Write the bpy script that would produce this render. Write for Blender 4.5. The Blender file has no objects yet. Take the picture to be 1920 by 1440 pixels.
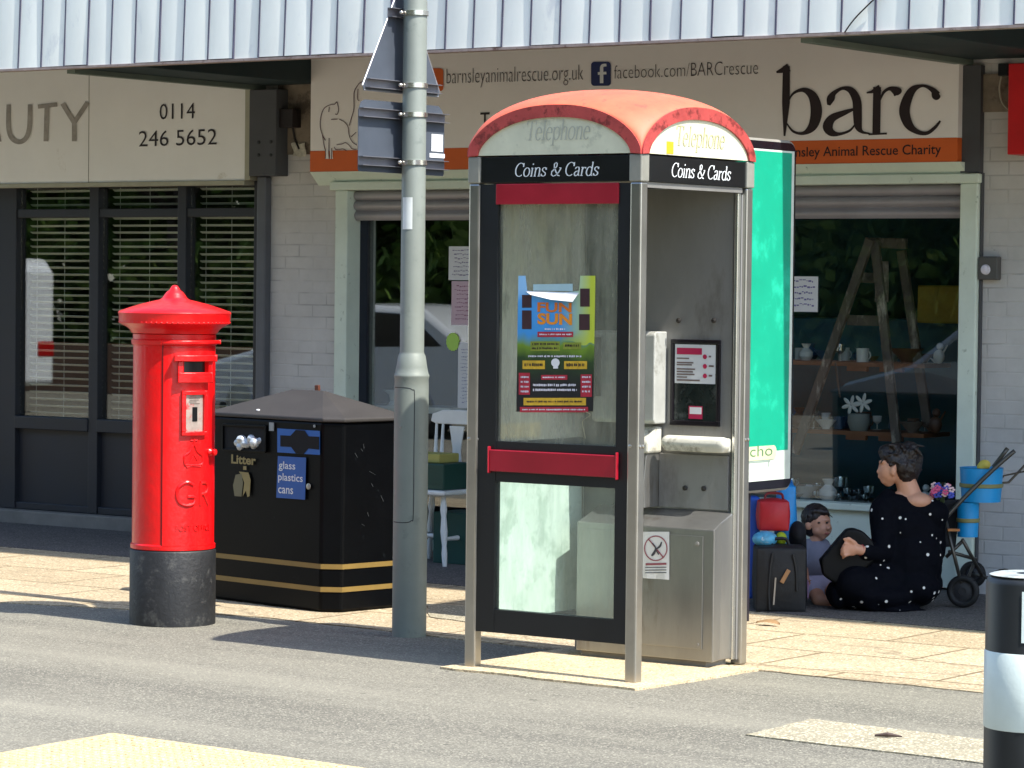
import bpy, bmesh, math, random
from mathutils import Vector, Matrix
random.seed(7)
S = bpy.context.scene
COL = S.collection
V = Vector
# ------------------------------------------------------------------ camera
CF, YAW, PIT, ROL, H = 5776.84, 0.618044212, -0.0319669669, 0.0111270838, 1.70
_f = V((-math.sin(YAW)*math.cos(PIT), math.cos(YAW)*math.cos(PIT), math.sin(PIT)))
_r = V((math.cos(YAW), math.sin(YAW), 0)); _u = _r.cross(_f)
RT = _r*math.cos(ROL)+_u*math.sin(ROL); UP = _u*math.cos(ROL)-_r*math.sin(ROL); FW = _f
cam = bpy.data.cameras.new('camera'); co = bpy.data.objects.new('camera', cam); COL.objects.link(co)
cam.sensor_width = 36; cam.lens = CF/1920*36; cam.clip_end = 500; cam.clip_start = .1
m = Matrix((RT, UP, -FW)).transposed().to_4x4(); m.translation = V((0, 0, H)); co.matrix_world = m
S.camera = co
# ------------------------------------------------------------------ light
ELEV, AZ = math.radians(56), math.radians(3.5)
w = bpy.data.worlds.new('World'); S.world = w; w.use_nodes = True
nt = w.node_tree; bg = nt.nodes['Background']; sky = nt.nodes.new('ShaderNodeTexSky')
sky.sky_type = 'NISHITA'; sky.sun_disc = False; sky.sun_elevation = ELEV
to_sun = V((math.cos(ELEV)*math.cos(AZ), -math.cos(ELEV)*math.sin(AZ), math.sin(ELEV)))
sky.sun_rotation = math.atan2(to_sun.x, to_sun.y)
nt.links.new(sky.outputs[0], bg.inputs[0]); bg.inputs[1].default_value = .15
sl = bpy.data.lights.new('sun', 'SUN'); sl.energy = 3.5; sl.angle = math.radians(.53); sl.color = (1, .95, .87)
so = bpy.data.objects.new('sun', sl); COL.objects.link(so); so.rotation_euler = to_sun.to_track_quat('Z', 'Y').to_euler()
S.view_settings.view_transform = 'Standard'; S.view_settings.look = 'None'
S.view_settings.exposure = 1.42
S.view_settings.gamma = 1
S.cycles.max_bounces = 8; S.cycles.transparent_max_bounces = 16
S.cycles.use_adaptive_sampling = True

# ------------------------------------------------------------------ measuring helpers (photo point -> point on a real plane)
def ray(x, y): return RT*(x-960)/CF-UP*(y-720)/CF+FW
def G(x, y, z=0):
    d = ray(x, y); return d*((z-H)/d.z)+V((0, 0, H))
def PY(x, y, Y):
    d = ray(x, y); return d*(Y/d.y)+V((0, 0, H))
def PX(x, y, X):
    d = ray(x, y); return d*(X/d.x)+V((0, 0, H))
# ------------------------------------------------------------------ materials
def lin(h):
    h = h.lstrip('#'); c = [int(h[i:i+2], 16)/255 for i in (0, 2, 4)]
    return tuple((x/12.92 if x <= .04045 else ((x+.055)/1.055)**2.4) for x in c)+(1,)
def sc(c, k): return tuple(min(1, x*k) for x in c[:3])+(1,)
MC = {}
def M(name, col, rough=.55, metal=0, var=.12, vs=6, bump=0, bs=60, spec=.5, col2=None, thr=None, coat=0, emit=None, stretch=None):
    """procedural principled material: base colour broken up by two noises, optional second colour patches, bump"""
    if name in MC: return MC[name]
    c = lin(col) if isinstance(col, str) else tuple(col)+(1,)
    mt = bpy.data.materials.new(name); mt.use_nodes = True; n = mt.node_tree.nodes; l = mt.node_tree.links
    p = n['Principled BSDF']; p.inputs['Metallic'].default_value = metal
    p.inputs['Specular IOR Level'].default_value = spec; p.inputs['Coat Weight'].default_value = coat
    tc = n.new('ShaderNodeTexCoord'); vec = tc.outputs['Object']
    if stretch:
        mp = n.new('ShaderNodeMapping'); mp.inputs['Scale'].default_value = stretch; l.new(vec, mp.inputs[0]); vec = mp.outputs[0]
    nz = n.new('ShaderNodeTexNoise'); nz.inputs['Scale'].default_value = vs; nz.inputs['Detail'].default_value = 7; nz.inputs['Roughness'].default_value = .65
    l.new(vec, nz.inputs['Vector'])
    rp = n.new('ShaderNodeValToRGB'); rp.color_ramp.elements[0].position = .3; rp.color_ramp.elements[1].position = .7
    rp.color_ramp.elements[0].color = sc(c, 1-var); rp.color_ramp.elements[1].color = sc(c, 1+var)
    l.new(nz.outputs[0], rp.inputs[0]); out = rp.outputs[0]
    if col2:
        c2 = lin(col2); n2 = n.new('ShaderNodeTexNoise'); n2.inputs['Scale'].default_value = (thr or (.6, 8))[1]; n2.inputs['Detail'].default_value = 8; n2.inputs['Roughness'].default_value = .7
        l.new(vec, n2.inputs['Vector']); r2 = n.new('ShaderNodeValToRGB'); t = (thr or (.6, 8))[0]
        r2.color_ramp.elements[0].position = t-.04; r2.color_ramp.elements[1].position = t+.06
        l.new(n2.outputs[0], r2.inputs[0]); mx = n.new('ShaderNodeMix'); mx.data_type = 'RGBA'
        l.new(r2.outputs[0], mx.inputs[0]); l.new(out, mx.inputs[6]); mx.inputs[7].default_value = c2; out = mx.outputs[2]
    l.new(out, p.inputs['Base Color'])
    mr = n.new('ShaderNodeMapRange'); mr.inputs[3].default_value = max(.02, rough*.8); mr.inputs[4].default_value = min(1, rough*1.2)
    l.new(nz.outputs[0], mr.inputs[0]); l.new(mr.outputs[0], p.inputs['Roughness'])
    if bump:
        nb = n.new('ShaderNodeTexNoise'); nb.inputs['Scale'].default_value = bs; nb.inputs['Detail'].default_value = 5; l.new(vec, nb.inputs['Vector'])
        b = n.new('ShaderNodeBump'); b.inputs['Strength'].default_value = bump; b.inputs['Distance'].default_value = .01
        l.new(nb.outputs[0], b.inputs['Height']); l.new(b.outputs[0], p.inputs['Normal'])
    MC[name] = mt; return mt
def glass(name, tint=(.9, .95, .93), refl=.05, fk=1.3, dirt=0, dcol='#c8ccc4', dscale=6, rough=.01):
    """thin window glass: clear + mirror share + patches of dirt"""
    mt = bpy.data.materials.new(name); mt.use_nodes = True; n = mt.node_tree.nodes; l = mt.node_tree.links
    n.remove(n['Principled BSDF']); o = n['Material Output']
    t = n.new('ShaderNodeBsdfTransparent'); t.inputs[0].default_value = (*tint, 1)
    g = n.new('ShaderNodeBsdfGlossy'); g.inputs['Roughness'].default_value = rough
    fc = n.new('ShaderNodeLayerWeight'); fc.inputs[0].default_value = .5
    pw = n.new('ShaderNodeMath'); pw.operation = 'POWER'; pw.inputs[1].default_value = 5; l.new(fc.outputs['Facing'], pw.inputs[0])
    lw = n.new('ShaderNodeMath'); lw.operation = 'MULTIPLY_ADD'; lw.inputs[1].default_value = .96; lw.inputs[2].default_value = .04; l.new(pw.outputs[0], lw.inputs[0])
    ad = n.new('ShaderNodeMath'); ad.operation = 'MULTIPLY_ADD'; ad.inputs[1].default_value = fk; ad.inputs[2].default_value = refl; ad.use_clamp = True
    l.new(lw.outputs[0], ad.inputs[0])
    mx = n.new('ShaderNodeMixShader'); l.new(ad.outputs[0], mx.inputs[0]); l.new(t.outputs[0], mx.inputs[1]); l.new(g.outputs[0], mx.inputs[2])
    fin = mx.outputs[0]
    if dirt:
        tc = n.new('ShaderNodeTexCoord'); mp_ = n.new('ShaderNodeMapping'); mp_.inputs['Scale'].default_value = (1.8, 1, .3); l.new(tc.outputs['Object'], mp_.inputs[0]); nz = n.new('ShaderNodeTexNoise'); nz.inputs['Scale'].default_value = dscale; nz.inputs['Detail'].default_value = 11; nz.inputs['Roughness'].default_value = .72
        l.new(mp_.outputs[0], nz.inputs['Vector'])
        mr = n.new('ShaderNodeMapRange'); mr.inputs[1].default_value = .38; mr.inputs[2].default_value = .68; mr.inputs[3].default_value = dirt*.2; mr.inputs[4].default_value = dirt
        l.new(nz.outputs[0], mr.inputs[0])
        d = n.new('ShaderNodeBsdfDiffuse'); d.inputs[0].default_value = lin(dcol)
        tr = n.new('ShaderNodeBsdfTranslucent'); tr.inputs[0].default_value = lin(dcol)
        a = n.new('ShaderNodeMixShader'); a.inputs[0].default_value = .45; l.new(d.outputs[0], a.inputs[1]); l.new(tr.outputs[0], a.inputs[2])
        m2 = n.new('ShaderNodeMixShader'); l.new(mr.outputs[0], m2.inputs[0]); l.new(fin, m2.inputs[1]); l.new(a.outputs[0], m2.inputs[2]); fin = m2.outputs[0]
    l.new(fin, o.inputs[0]); MC[name] = mt; return mt
def N(nd, t, **k):
    x = nd.nodes.new(t)
    for a, b in k.items(): setattr(x, a, b)
    return x
def ground_mat(name, base, dark, light, fine=170, blotch=.9, slab=None, spk=.25, crack=0, gum=0):
    mt = bpy.data.materials.new(name); mt.use_nodes = True; t = mt.node_tree; n = t.nodes; l = t.links; p = n['Principled BSDF']
    p.inputs['Roughness'].default_value = .9; p.inputs['Specular IOR Level'].default_value = .25
    tc = n.new('ShaderNodeTexCoord'); vec = tc.outputs['Object']
    def noise(s, d=6, r=.6, vv=None):
        x = n.new('ShaderNodeTexNoise'); x.inputs['Scale'].default_value = s; x.inputs['Detail'].default_value = d; x.inputs['Roughness'].default_value = r
        l.new(vv or vec, x.inputs['Vector']); return x.outputs[0]
    def ramp(src, a, b, ca, cb):
        x = n.new('ShaderNodeValToRGB'); x.color_ramp.elements[0].position = a; x.color_ramp.elements[1].position = b
        x.color_ramp.elements[0].color = ca; x.color_ramp.elements[1].color = cb; l.new(src, x.inputs[0]); return x.outputs[0]
    def mix(f, a, b, mode='MIX'):
        x = n.new('ShaderNodeMix'); x.data_type = 'RGBA'; x.blend_type = mode
        if isinstance(f, float): x.inputs[0].default_value = f
        else: l.new(f, x.inputs[0])
        for i, q in ((6, a), (7, b)):
            if isinstance(q, tuple): x.inputs[i].default_value = q
            else: l.new(q, x.inputs[i])
        return x.outputs[2]
    B, D, L = lin(base), lin(dark), lin(light)
    c = ramp(noise(blotch, 8, .7), .32, .68, sc(B, .84), sc(B, 1.14))
    vo = n.new('ShaderNodeTexVoronoi'); vo.inputs['Scale'].default_value = fine; l.new(vec, vo.inputs['Vector'])
    sepc = n.new('ShaderNodeSeparateColor'); l.new(vo.outputs['Color'], sepc.inputs[0])
    c = mix(ramp(sepc.outputs[0], 1-spk-.06, 1-spk+.06, (0, 0, 0, 1), (.8, .8, .8, 1)), c, L)
    c = mix(ramp(sepc.outputs[1], 1-spk-.03, 1-spk+.05, (0, 0, 0, 1), (.75, .75, .75, 1)), c, D)
    hgt = sepc.outputs[2]
    if slab:
        br = n.new('ShaderNodeTexBrick'); br.inputs['Scale'].default_value = 1; br.inputs['Brick Width'].default_value = slab[0]; br.inputs['Row Height'].default_value = slab[1]
        br.inputs['Mortar Size'].default_value = slab[2]; br.inputs['Mortar Smooth'].default_value = .6; br.offset = slab[3] if len(slab) > 3 else .5
        br.inputs['Color1'].default_value = (1, 1, 1, 1); br.inputs['Color2'].default_value = (.86, .84, .82, 1); br.inputs['Mortar'].default_value = (.42, .38, .34, 1)
        wv = n.new('ShaderNodeVectorMath'); wv.operation = 'MULTIPLY_ADD'
        nz = n.new('ShaderNodeTexNoise'); nz.inputs['Scale'].default_value = 7; l.new(vec, nz.inputs['Vector'])
        l.new(nz.outputs['Color'], wv.inputs[0]); wv.inputs[1].default_value = (.012, .012, 0); l.new(vec, wv.inputs[2])
        l.new(wv.outputs[0], br.inputs['Vector']); c = mix(1., c, br.outputs[0], 'MULTIPLY')
    st = n.new('ShaderNodeMapping'); st.inputs['Scale'].default_value = (.5, 2.2, 1); l.new(vec, st.inputs[0])
    c = mix(ramp(noise(1.6, 9, .75, st.outputs[0]), .55, .72, (0, 0, 0, 1), (.45, .45, .45, 1)), c, sc(B, .62))
    if crack:
        wv2 = n.new('ShaderNodeVectorMath'); wv2.operation = 'MULTIPLY_ADD'; nz2 = n.new('ShaderNodeTexNoise'); nz2.inputs['Scale'].default_value = 3; nz2.inputs['Detail'].default_value = 6; l.new(vec, nz2.inputs['Vector'])
        l.new(nz2.outputs['Color'], wv2.inputs[0]); wv2.inputs[1].default_value = (.5, .5, 0); l.new(st.outputs[0], wv2.inputs[2])
        ve = n.new('ShaderNodeTexVoronoi'); ve.feature = 'DISTANCE_TO_EDGE'; ve.inputs['Scale'].default_value = crack; l.new(wv2.outputs[0], ve.inputs['Vector'])
        c = mix(ramp(ve.outputs['Distance'], 0, .018, (.55, .55, .55, 1), (0, 0, 0, 1)), c, sc(D, .7))
    if gum:
        vg = n.new('ShaderNodeTexVoronoi'); vg.inputs['Scale'].default_value = 2.3; l.new(vec, vg.inputs['Vector'])
        c = mix(ramp(vg.outputs['Distance'], .028, .04, (.55, .55, .55, 1), (0, 0, 0, 1)), c, sc(D, .75))
        sy = n.new('ShaderNodeMapping'); sy.inputs['Scale'].default_value = (.12, 1.1, 1); sy.inputs['Rotation'].default_value = (0, 0, .12); l.new(vec, sy.inputs[0])
        c = mix(ramp(noise(1.1, 5, .6, sy.outputs[0]), .42, .62, (0, 0, 0, 1), (.42, .42, .42, 1)), c, sc(L, .9))
    sp = noise(11, 3, .5); c = mix(ramp(sp, .70, .74, (0, 0, 0, 1), (.6, .6, .6, 1)), c, sc(D, .8))
    l.new(c, p.inputs['Base Color'])
    b = n.new('ShaderNodeBump'); b.inputs['Strength'].default_value = .45; b.inputs['Distance'].default_value = .004; l.new(hgt, b.inputs['Height'])
    l.new(b.outputs[0], p.inputs['Normal'])
    MC[name] = mt; return mt
def wall_mat(name, base, bw=.45, bh=.225, paint=True):
    """painted blockwork seen on an upright wall"""
    mt = bpy.data.materials.new(name); mt.use_nodes = True; t = mt.node_tree; n = t.nodes; l = t.links; p = n['Principled BSDF']
    tc = n.new('ShaderNodeTexCoord'); sx = n.new('ShaderNodeSeparateXYZ'); cx = n.new('ShaderNodeCombineXYZ'); l.new(tc.outputs['Object'], sx.inputs[0])
    ad = n.new('ShaderNodeMath'); ad.operation = 'ADD'; l.new(sx.outputs[0], ad.inputs[0]); l.new(sx.outputs[1], ad.inputs[1])
    l.new(ad.outputs[0], cx.inputs[0]); l.new(sx.outputs[2], cx.inputs[1])
    br = n.new('ShaderNodeTexBrick'); br.inputs['Brick Width'].default_value = bw; br.inputs['Row Height'].default_value = bh; br.inputs['Mortar Size'].default_value = .006; br.inputs['Mortar Smooth'].default_value = .5
    br.inputs['Scale'].default_value = 1; l.new(cx.outputs[0], br.inputs['Vector'])
    nz = n.new('ShaderNodeTexNoise'); nz.inputs['Scale'].default_value = 2.3; nz.inputs['Detail'].default_value = 9; nz.inputs['Roughness'].default_value = .7; l.new(tc.outputs['Object'], nz.inputs['Vector'])
    B = lin(base); rp = n.new('ShaderNodeValToRGB'); rp.color_ramp.elements[0].position = .3; rp.color_ramp.elements[1].position = .7; rp.color_ramp.elements[0].color = sc(B, .86); rp.color_ramp.elements[1].color = sc(B, 1.12)
    l.new(nz.outputs[0], rp.inputs[0])
    # patchy joints: mortar only darkens where the noise allows it
    n3 = n.new('ShaderNodeTexNoise'); n3.inputs['Scale'].default_value = 3.1; l.new(tc.outputs['Object'], n3.inputs['Vector'])
    mr = n.new('ShaderNodeMapRange'); mr.inputs[1].default_value = .45; mr.inputs[2].default_value = .62; mr.inputs[4].default_value = .6; l.new(n3.outputs[0], mr.inputs[0])
    mu = n.new('ShaderNodeMath'); mu.operation = 'MULTIPLY'; l.new(br.outputs['Fac'], mu.inputs[0]); l.new(mr.outputs[0], mu.inputs[1])
    mx = n.new('ShaderNodeMix'); mx.data_type = 'RGBA'; l.new(mu.outputs[0], mx.inputs[0]); l.new(rp.outputs[0], mx.inputs[6]); mx.inputs[7].default_value = sc(B, .5)
    n2 = n.new('ShaderNodeTexNoise'); n2.inputs['Scale'].default_value = 9; n2.inputs['Detail'].default_value = 6; l.new(tc.outputs['Object'], n2.inputs['Vector'])
    r2 = n.new('ShaderNodeValToRGB'); r2.color_ramp.elements[0].position = .70; r2.color_ramp.elements[1].position = .73; l.new(n2.outputs[0], r2.inputs[0])
    m2 = n.new('ShaderNodeMix'); m2.data_type = 'RGBA'; l.new(r2.outputs[0], m2.inputs[0]); l.new(mx.outputs[2], m2.inputs[6]); m2.inputs[7].default_value = sc(B, .45)
    l.new(m2.outputs[2], p.inputs['Base Color']); p.inputs['Roughness'].default_value = .75
    hb = n.new('ShaderNodeMath'); hb.operation = 'MULTIPLY_ADD'; hb.inputs[1].default_value = -1.; l.new(br.outputs['Fac'], hb.inputs[0]); l.new(n2.outputs[0], hb.inputs[2])
    b = n.new('ShaderNodeBump'); b.inputs['Strength'].default_value = .4; b.inputs['Distance'].default_value = .006; l.new(hb.outputs[0], b.inputs['Height']); l.new(b.outputs[0], p.inputs['Normal'])
    MC[name] = mt; return mt
# ------------------------------------------------------------------ mesh builder
class MB:
    def __init__(s): s.v = []; s.f = []
    def add(s, vs, fs):
        b = len(s.v); s.v += [V(q) for q in vs]; s.f += [[i+b for i in f] for f in fs]; return s
    def box(s, x0, x1, y0, y1, z0, z1):
        x0, x1 = sorted((x0, x1)); y0, y1 = sorted((y0, y1)); z0, z1 = sorted((z0, z1))
        return s.add([(x0, y0, z0), (x1, y0, z0), (x1, y1, z0), (x0, y1, z0), (x0, y0, z1), (x1, y0, z1), (x1, y1, z1), (x0, y1, z1)],
                     [(3, 2, 1, 0), (4, 5, 6, 7), (0, 1, 5, 4), (1, 2, 6, 5), (2, 3, 7, 6), (3, 0, 4, 7)])
    def obox(s, c, a, b, d):          # centre and three half-axis vectors
        c, a, b, d = V(c), V(a), V(b), V(d)
        vs = [c+a*i+b*j+d*k for k in (-1, 1) for i, j in ((-1, -1), (1, -1), (1, 1), (-1, 1))]
        return s.add(vs, [(3, 2, 1, 0), (4, 5, 6, 7), (0, 1, 5, 4), (1, 2, 6, 5), (2, 3, 7, 6), (3, 0, 4, 7)])
    def bar(s, p, q, w, d=None, up=(0, 0, 1)):
        p, q = V(p), V(q); a = q-p; u = V(up)
        if abs(a.normalized().dot(u)) > .98: u = V((0, 1, 0))
        r = a.cross(u).normalized(); t = r.cross(a).normalized(); d = d or w
        return s.obox((p+q)/2, a/2, r*w/2, t*d/2)
    def prism(s, pts, o, u, v, n, depth):   # polygon (a,b) in plane o+u*a+v*b, extruded by n*depth
        o, u, v, n = V(o), V(u), V(v), V(n); k = len(pts)
        f = [o+u*a+v*b for a, b in pts]; vs = f+[q+n*depth for q in f]
        fs = [list(range(k))[::-1], list(range(k, 2*k))]+[(i, (i+1) % k, (i+1) % k+k, i+k) for i in range(k)]
        return s.add(vs, fs)
    def tube(s, pts, r, n=8, cap=True, closed=False):
        pts = [V(p) for p in pts]; k = len(pts); rs = r if isinstance(r, (list, tuple)) else [r]*k; vs = []; pu = None
        for i, p in enumerate(pts):
            t = (pts[min(i+1, k-1)]-pts[max(i-1, 0)]).normalized()
            if pu is None: pu = t.orthogonal().normalized()
            pu = (pu-t*pu.dot(t)).normalized(); w_ = t.cross(pu)
            vs += [p+(pu*math.cos(2*math.pi*j/n)+w_*math.sin(2*math.pi*j/n))*rs[i] for j in range(n)]
        fs = [(i*n+j, i*n+(j+1) % n, (i+1)*n+(j+1) % n, (i+1)*n+j) for i in range(k-1) for j in range(n)]
        if cap: fs += [list(range(n))[::-1], [(k-1)*n+j for j in range(n)]]
        return s.add(vs, fs)
    def lathe(s, prof, c, n=48, axis=(0, 0, 1)):
        c = V(c); ax = V(axis).normalized(); u = ax.orthogonal().normalized(); w_ = ax.cross(u); vs = []
        for r, z in prof: vs += [c+ax*z+(u*math.cos(2*math.pi*j/n)+w_*math.sin(2*math.pi*j/n))*max(r, .0004) for j in range(n)]
        k = len(prof)
        fs = [(i*n+j, i*n+(j+1) % n, (i+1)*n+(j+1) % n, (i+1)*n+j) for i in range(k-1) for j in range(n)]
        fs += [list(range(n))[::-1], [(k-1)*n+j for j in range(n)]]
        return s.add(vs, fs)
    def ell(s, c, r, n=16, m=10, rot=None):
        c = V(c); r = (r, r, r) if isinstance(r, (int, float)) else r; vs = []; R = rot or Matrix.Identity(3)
        for i in range(m+1):
            th = math.pi*i/m
            for j in range(n):
                ph = 2*math.pi*j/n; vs.append(c+R@V((r[0]*math.sin(th)*math.cos(ph), r[1]*math.sin(th)*math.sin(ph), r[2]*math.cos(th))))
        return s.add(vs, [(i*n+j, (i+1)*n+j, (i+1)*n+(j+1) % n, i*n+(j+1) % n) for i in range(m) for j in range(n)])
    def cap(s, p, q, r0, r1, n=14):   # tapered capsule
        p, q = V(p), V(q); a = q-p; L = a.length; t = a.normalized(); u = t.orthogonal().normalized(); w_ = t.cross(u); prof = []
        for i in range(6): th = math.pi/2*i/5; prof.append((r0*math.sin(th), -r0*math.cos(th)))
        for i in range(6): th = math.pi/2*(1-i/5); prof.append((r1*math.sin(th), L+r1*math.cos(th)))
        return s.lathe(prof, p, n, t)
    def grid(s, fn, nu, nv, flip=False):
        vs = [fn(i/nu, j/nv) for j in range(nv+1) for i in range(nu+1)]
        fs = [(j*(nu+1)+i, j*(nu+1)+i+1, (j+1)*(nu+1)+i+1, (j+1)*(nu+1)+i) for j in range(nv) for i in range(nu)]
        return s.add(vs, [f[::-1] for f in fs] if flip else fs)
    def quad(s, a, b, c, d): return s.add([a, b, c, d], [(0, 1, 2, 3)])
    def build(s, name, mat, parent=None, smooth=False, bevel=0, remesh=0, soft=0, weld=False):
        me = bpy.data.meshes.new(name); off = parent_world(parent) if parent else V((0, 0, 0))
        org = V((0, 0, 0))
        if not parent and s.v:
            xs = [q.x for q in s.v]; ys = [q.y for q in s.v]; zs = [q.z for q in s.v]
            org = V(((min(xs)+max(xs))/2, (min(ys)+max(ys))/2, min(zs)))
        me.from_pydata([q-off-org for q in s.v], [], s.f); me.update()
        me.materials.append(mat)
        o = bpy.data.objects.new(name, me); COL.objects.link(o); o.location = org
        if parent: o.parent = parent
        if smooth:
            for p in me.polygons: p.use_smooth = True
            if smooth != 'all':
                me.set_sharp_from_angle(angle=math.radians(38))
        if bevel:
            b = o.modifiers.new('bevel', 'BEVEL'); b.width = bevel; b.segments = 2; b.limit_method = 'ANGLE'; b.angle_limit = math.radians(40)
        if remesh:
            r = o.modifiers.new('remesh', 'REMESH'); r.mode = 'VOXEL'; r.voxel_size = remesh; r.use_smooth_shade = True
            if soft: q = o.modifiers.new('smooth', 'SMOOTH'); q.iterations = soft; q.factor = .5
        return o
def parent_world(p):
    q = V((0, 0, 0))
    while p: q += p.location; p = p.parent
    return q
def tag(o, label=None, cat=None, group=None, kind=None):
    if label: o['label'] = label
    if cat: o['category'] = cat
    if group: o['group'] = group
    if kind: o['kind'] = kind
    return o
def thing(name, loc, label, cat, group=None):
    o = bpy.data.objects.new(name, None); COL.objects.link(o); o.location = V(loc); o.empty_display_size = .1
    return tag(o, label, cat, group)
def copy_tree(o, parent=None):
    c = o.copy(); COL.objects.link(c); c.parent = parent
    for ch in [q for q in KIDS.get(o.name, [])]: copy_tree(ch, c)
    return c
KIDS = {}
def index_kids():
    KIDS.clear()
    for o in bpy.data.objects:
        if o.parent: KIDS.setdefault(o.parent.name, []).append(o)
def cr(pts, k=8):        # Catmull-Rom through tuples of any length
    out = []; P = [pts[0]]+list(pts)+[pts[-1]]
    for i in range(1, len(P)-2):
        a, b, c, d = P[i-1:i+3]
        for j in range(k):
            t = j/k; out.append(tuple(.5*((2*b[q])+(-a[q]+c[q])*t+(2*a[q]-5*b[q]+4*c[q]-d[q])*t*t+(-a[q]+3*b[q]-3*c[q]+d[q])*t**3) for q in range(len(b))))
    return out+[tuple(pts[-1])]
def ribbon(mb, pts, fn, lift=0):   # pts (a,b,width) -> flat strip; fn maps (a,b,lift) to space
    k = len(pts); L = []; R = []
    for i, (a, b, w_) in enumerate(pts):
        p, q = pts[max(i-1, 0)], pts[min(i+1, k-1)]; dx, dy = q[0]-p[0], q[1]-p[1]; d = math.hypot(dx, dy) or 1
        nx, ny = -dy/d*w_/2, dx/d*w_/2; L.append(fn(a+nx, b+ny, lift)); R.append(fn(a-nx, b-ny, lift))
    mb.add(L+R, [(i, i+1, k+i+1, k+i) for i in range(k-1)])
def disc(mb, a, b, r, fn, lift=0, n=16, sx=1):
    mb.add([fn(a+sx*r*math.cos(2*math.pi*i/n), b+r*math.sin(2*math.pi*i/n), lift) for i in range(n)], [list(range(n))])
def text(mb, s, o, u, v, width=None, height=None, bold=0, shear=0, cx=False, wrap=None, n=None):
    """sans lettering as mesh at o, u along the line, v upward; scaled to width and/or cap height"""
    cu = bpy.data.curves.new('t', 'FONT'); cu.body = s; cu.resolution_u = 3; cu.offset = bold; cu.shear = shear
    ob = bpy.data.objects.new('t', cu); COL.objects.link(ob); dg = bpy.context.evaluated_depsgraph_get(); dg.update()
    me = bpy.data.meshes.new_from_object(ob.evaluated_get(dg)); bpy.data.objects.remove(ob); bpy.data.curves.remove(cu)
    xs = [q.co.x for q in me.vertices]
    if not xs: return
    x0, x1 = min(xs), max(xs); ys = [q.co.y for q in me.vertices]; y0, y1 = 0, max(ys)
    sx = (width/(x1-x0)) if width else None; sy = (height/(y1)) if height else sx; sx = sx or sy
    o, u, v = V(o), V(u), V(v); sh = -(x1-x0)/2*sx if cx else 0
    vs = []
    for q in me.vertices:
        a, b = (q.co.x-x0)*sx+sh, q.co.y*sy
        vs.append(wrap(a, b) if wrap else o+u*a+v*b)
    mb.add(vs, [list(p.vertices) for p in me.polygons]); bpy.data.meshes.remove(me)
# broad-nib serif alphabet, unit em
def arc(cx, cy, rx, ry, a0, a1, k=14): return [(cx+rx*math.cos(math.radians(a0+(a1-a0)*i/k)), cy+ry*math.sin(math.radians(a0+(a1-a0)*i/k))) for i in range(k+1)]
NIB = {
 'C': (.60, [arc(.33, .35, .29, .35, 48, 310), [(.53, .70), (.54, .50)]]),
 'T': (.60, [[(.30, .68), (.30, 0)], [(.03, .68), (.57, .68)], [(.03, .68), (.02, .55)], [(.57, .68), (.58, .55)], [(.2, 0), (.4, 0)]]),
 'o': (.46, [arc(.22, .22, .19, .23, 0, 360, 20)]),
 'i': (.25, [[(.12, .44), (.12, 0)], [(.03, .42), (.12, .44)], [(.04, 0), (.2, 0)], [(.12, .60), (.12, .67)]]),
 'l': (.25, [[(.12, .70), (.12, 0)], [(.03, .68), (.12, .70)], [(.04, 0), (.2, 0)]]),
 'n': (.50, [[(.1, .44), (.1, 0)], [(.02, .42), (.1, .44)], [(.10, .30), (.18, .42), (.28, .45), (.36, .40), (.38, .28), (.38, 0)], [(.03, 0), (.18, 0)], [(.31, 0), (.46, 0)]]),
 'h': (.50, [[(.1, .70), (.1, 0)], [(.02, .68), (.1, .70)], [(.10, .30), (.18, .42), (.28, .45), (.36, .40), (.38, .28), (.38, 0)], [(.03, 0), (.18, 0)], [(.31, 0), (.46, 0)]]),
 's': (.38, [[(.30, .38), (.20, .45), (.08, .40), (.08, .30), (.18, .23), (.29, .16), (.30, .06), (.18, 0), (.04, .06)], [(.31, .44), (.31, .33)], [(.04, .12), (.04, 0)]]),
 'a': (.44, [[(.06, .36), (.14, .44), (.26, .44), (.32, .34), (.32, .08), (.40, 0)], [(.32, .26), (.14, .22), (.05, .12), (.12, 0), (.24, .02), (.32, .12)]]),
 'r': (.36, [[(.1, .44), (.1, 0)], [(.02, .42), (.1, .44)], [(.10, .30), (.18, .42), (.32, .42)], [(.03, 0), (.2, 0)], [(.29, .44), (.31, .37)]]),
 'd': (.50, [[(.38, .70), (.38, 0)], [(.30, .68), (.38, .70)], arc(.22, .22, .18, .23, 40, 320), [(.38, 0), (.46, 0)]]),
 'e': (.42, [[(.05, .25), (.36, .25)], arc(.21, .22, .17, .23, 5, 320)]),
 'p': (.50, [[(.1, .44), (.1, -.2)], [(.02, .42), (.1, .44)], arc(.27, .22, .18, .23, 150, -150), [(.02, -.2), (.2, -.2)]]),
 '&': (.72, [[(.66, .40), (.56, .20), (.38, .03), (.22, -.01), (.08, .08), (.08, .22), (.22, .36), (.36, .50), (.36, .64), (.26, .71), (.17, .62), (.20, .46), (.36, .22), (.52, .04), (.66, 0)], [(.54, .42), (.70, .42)]]),
 ' ': (.26, []),
}
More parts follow.
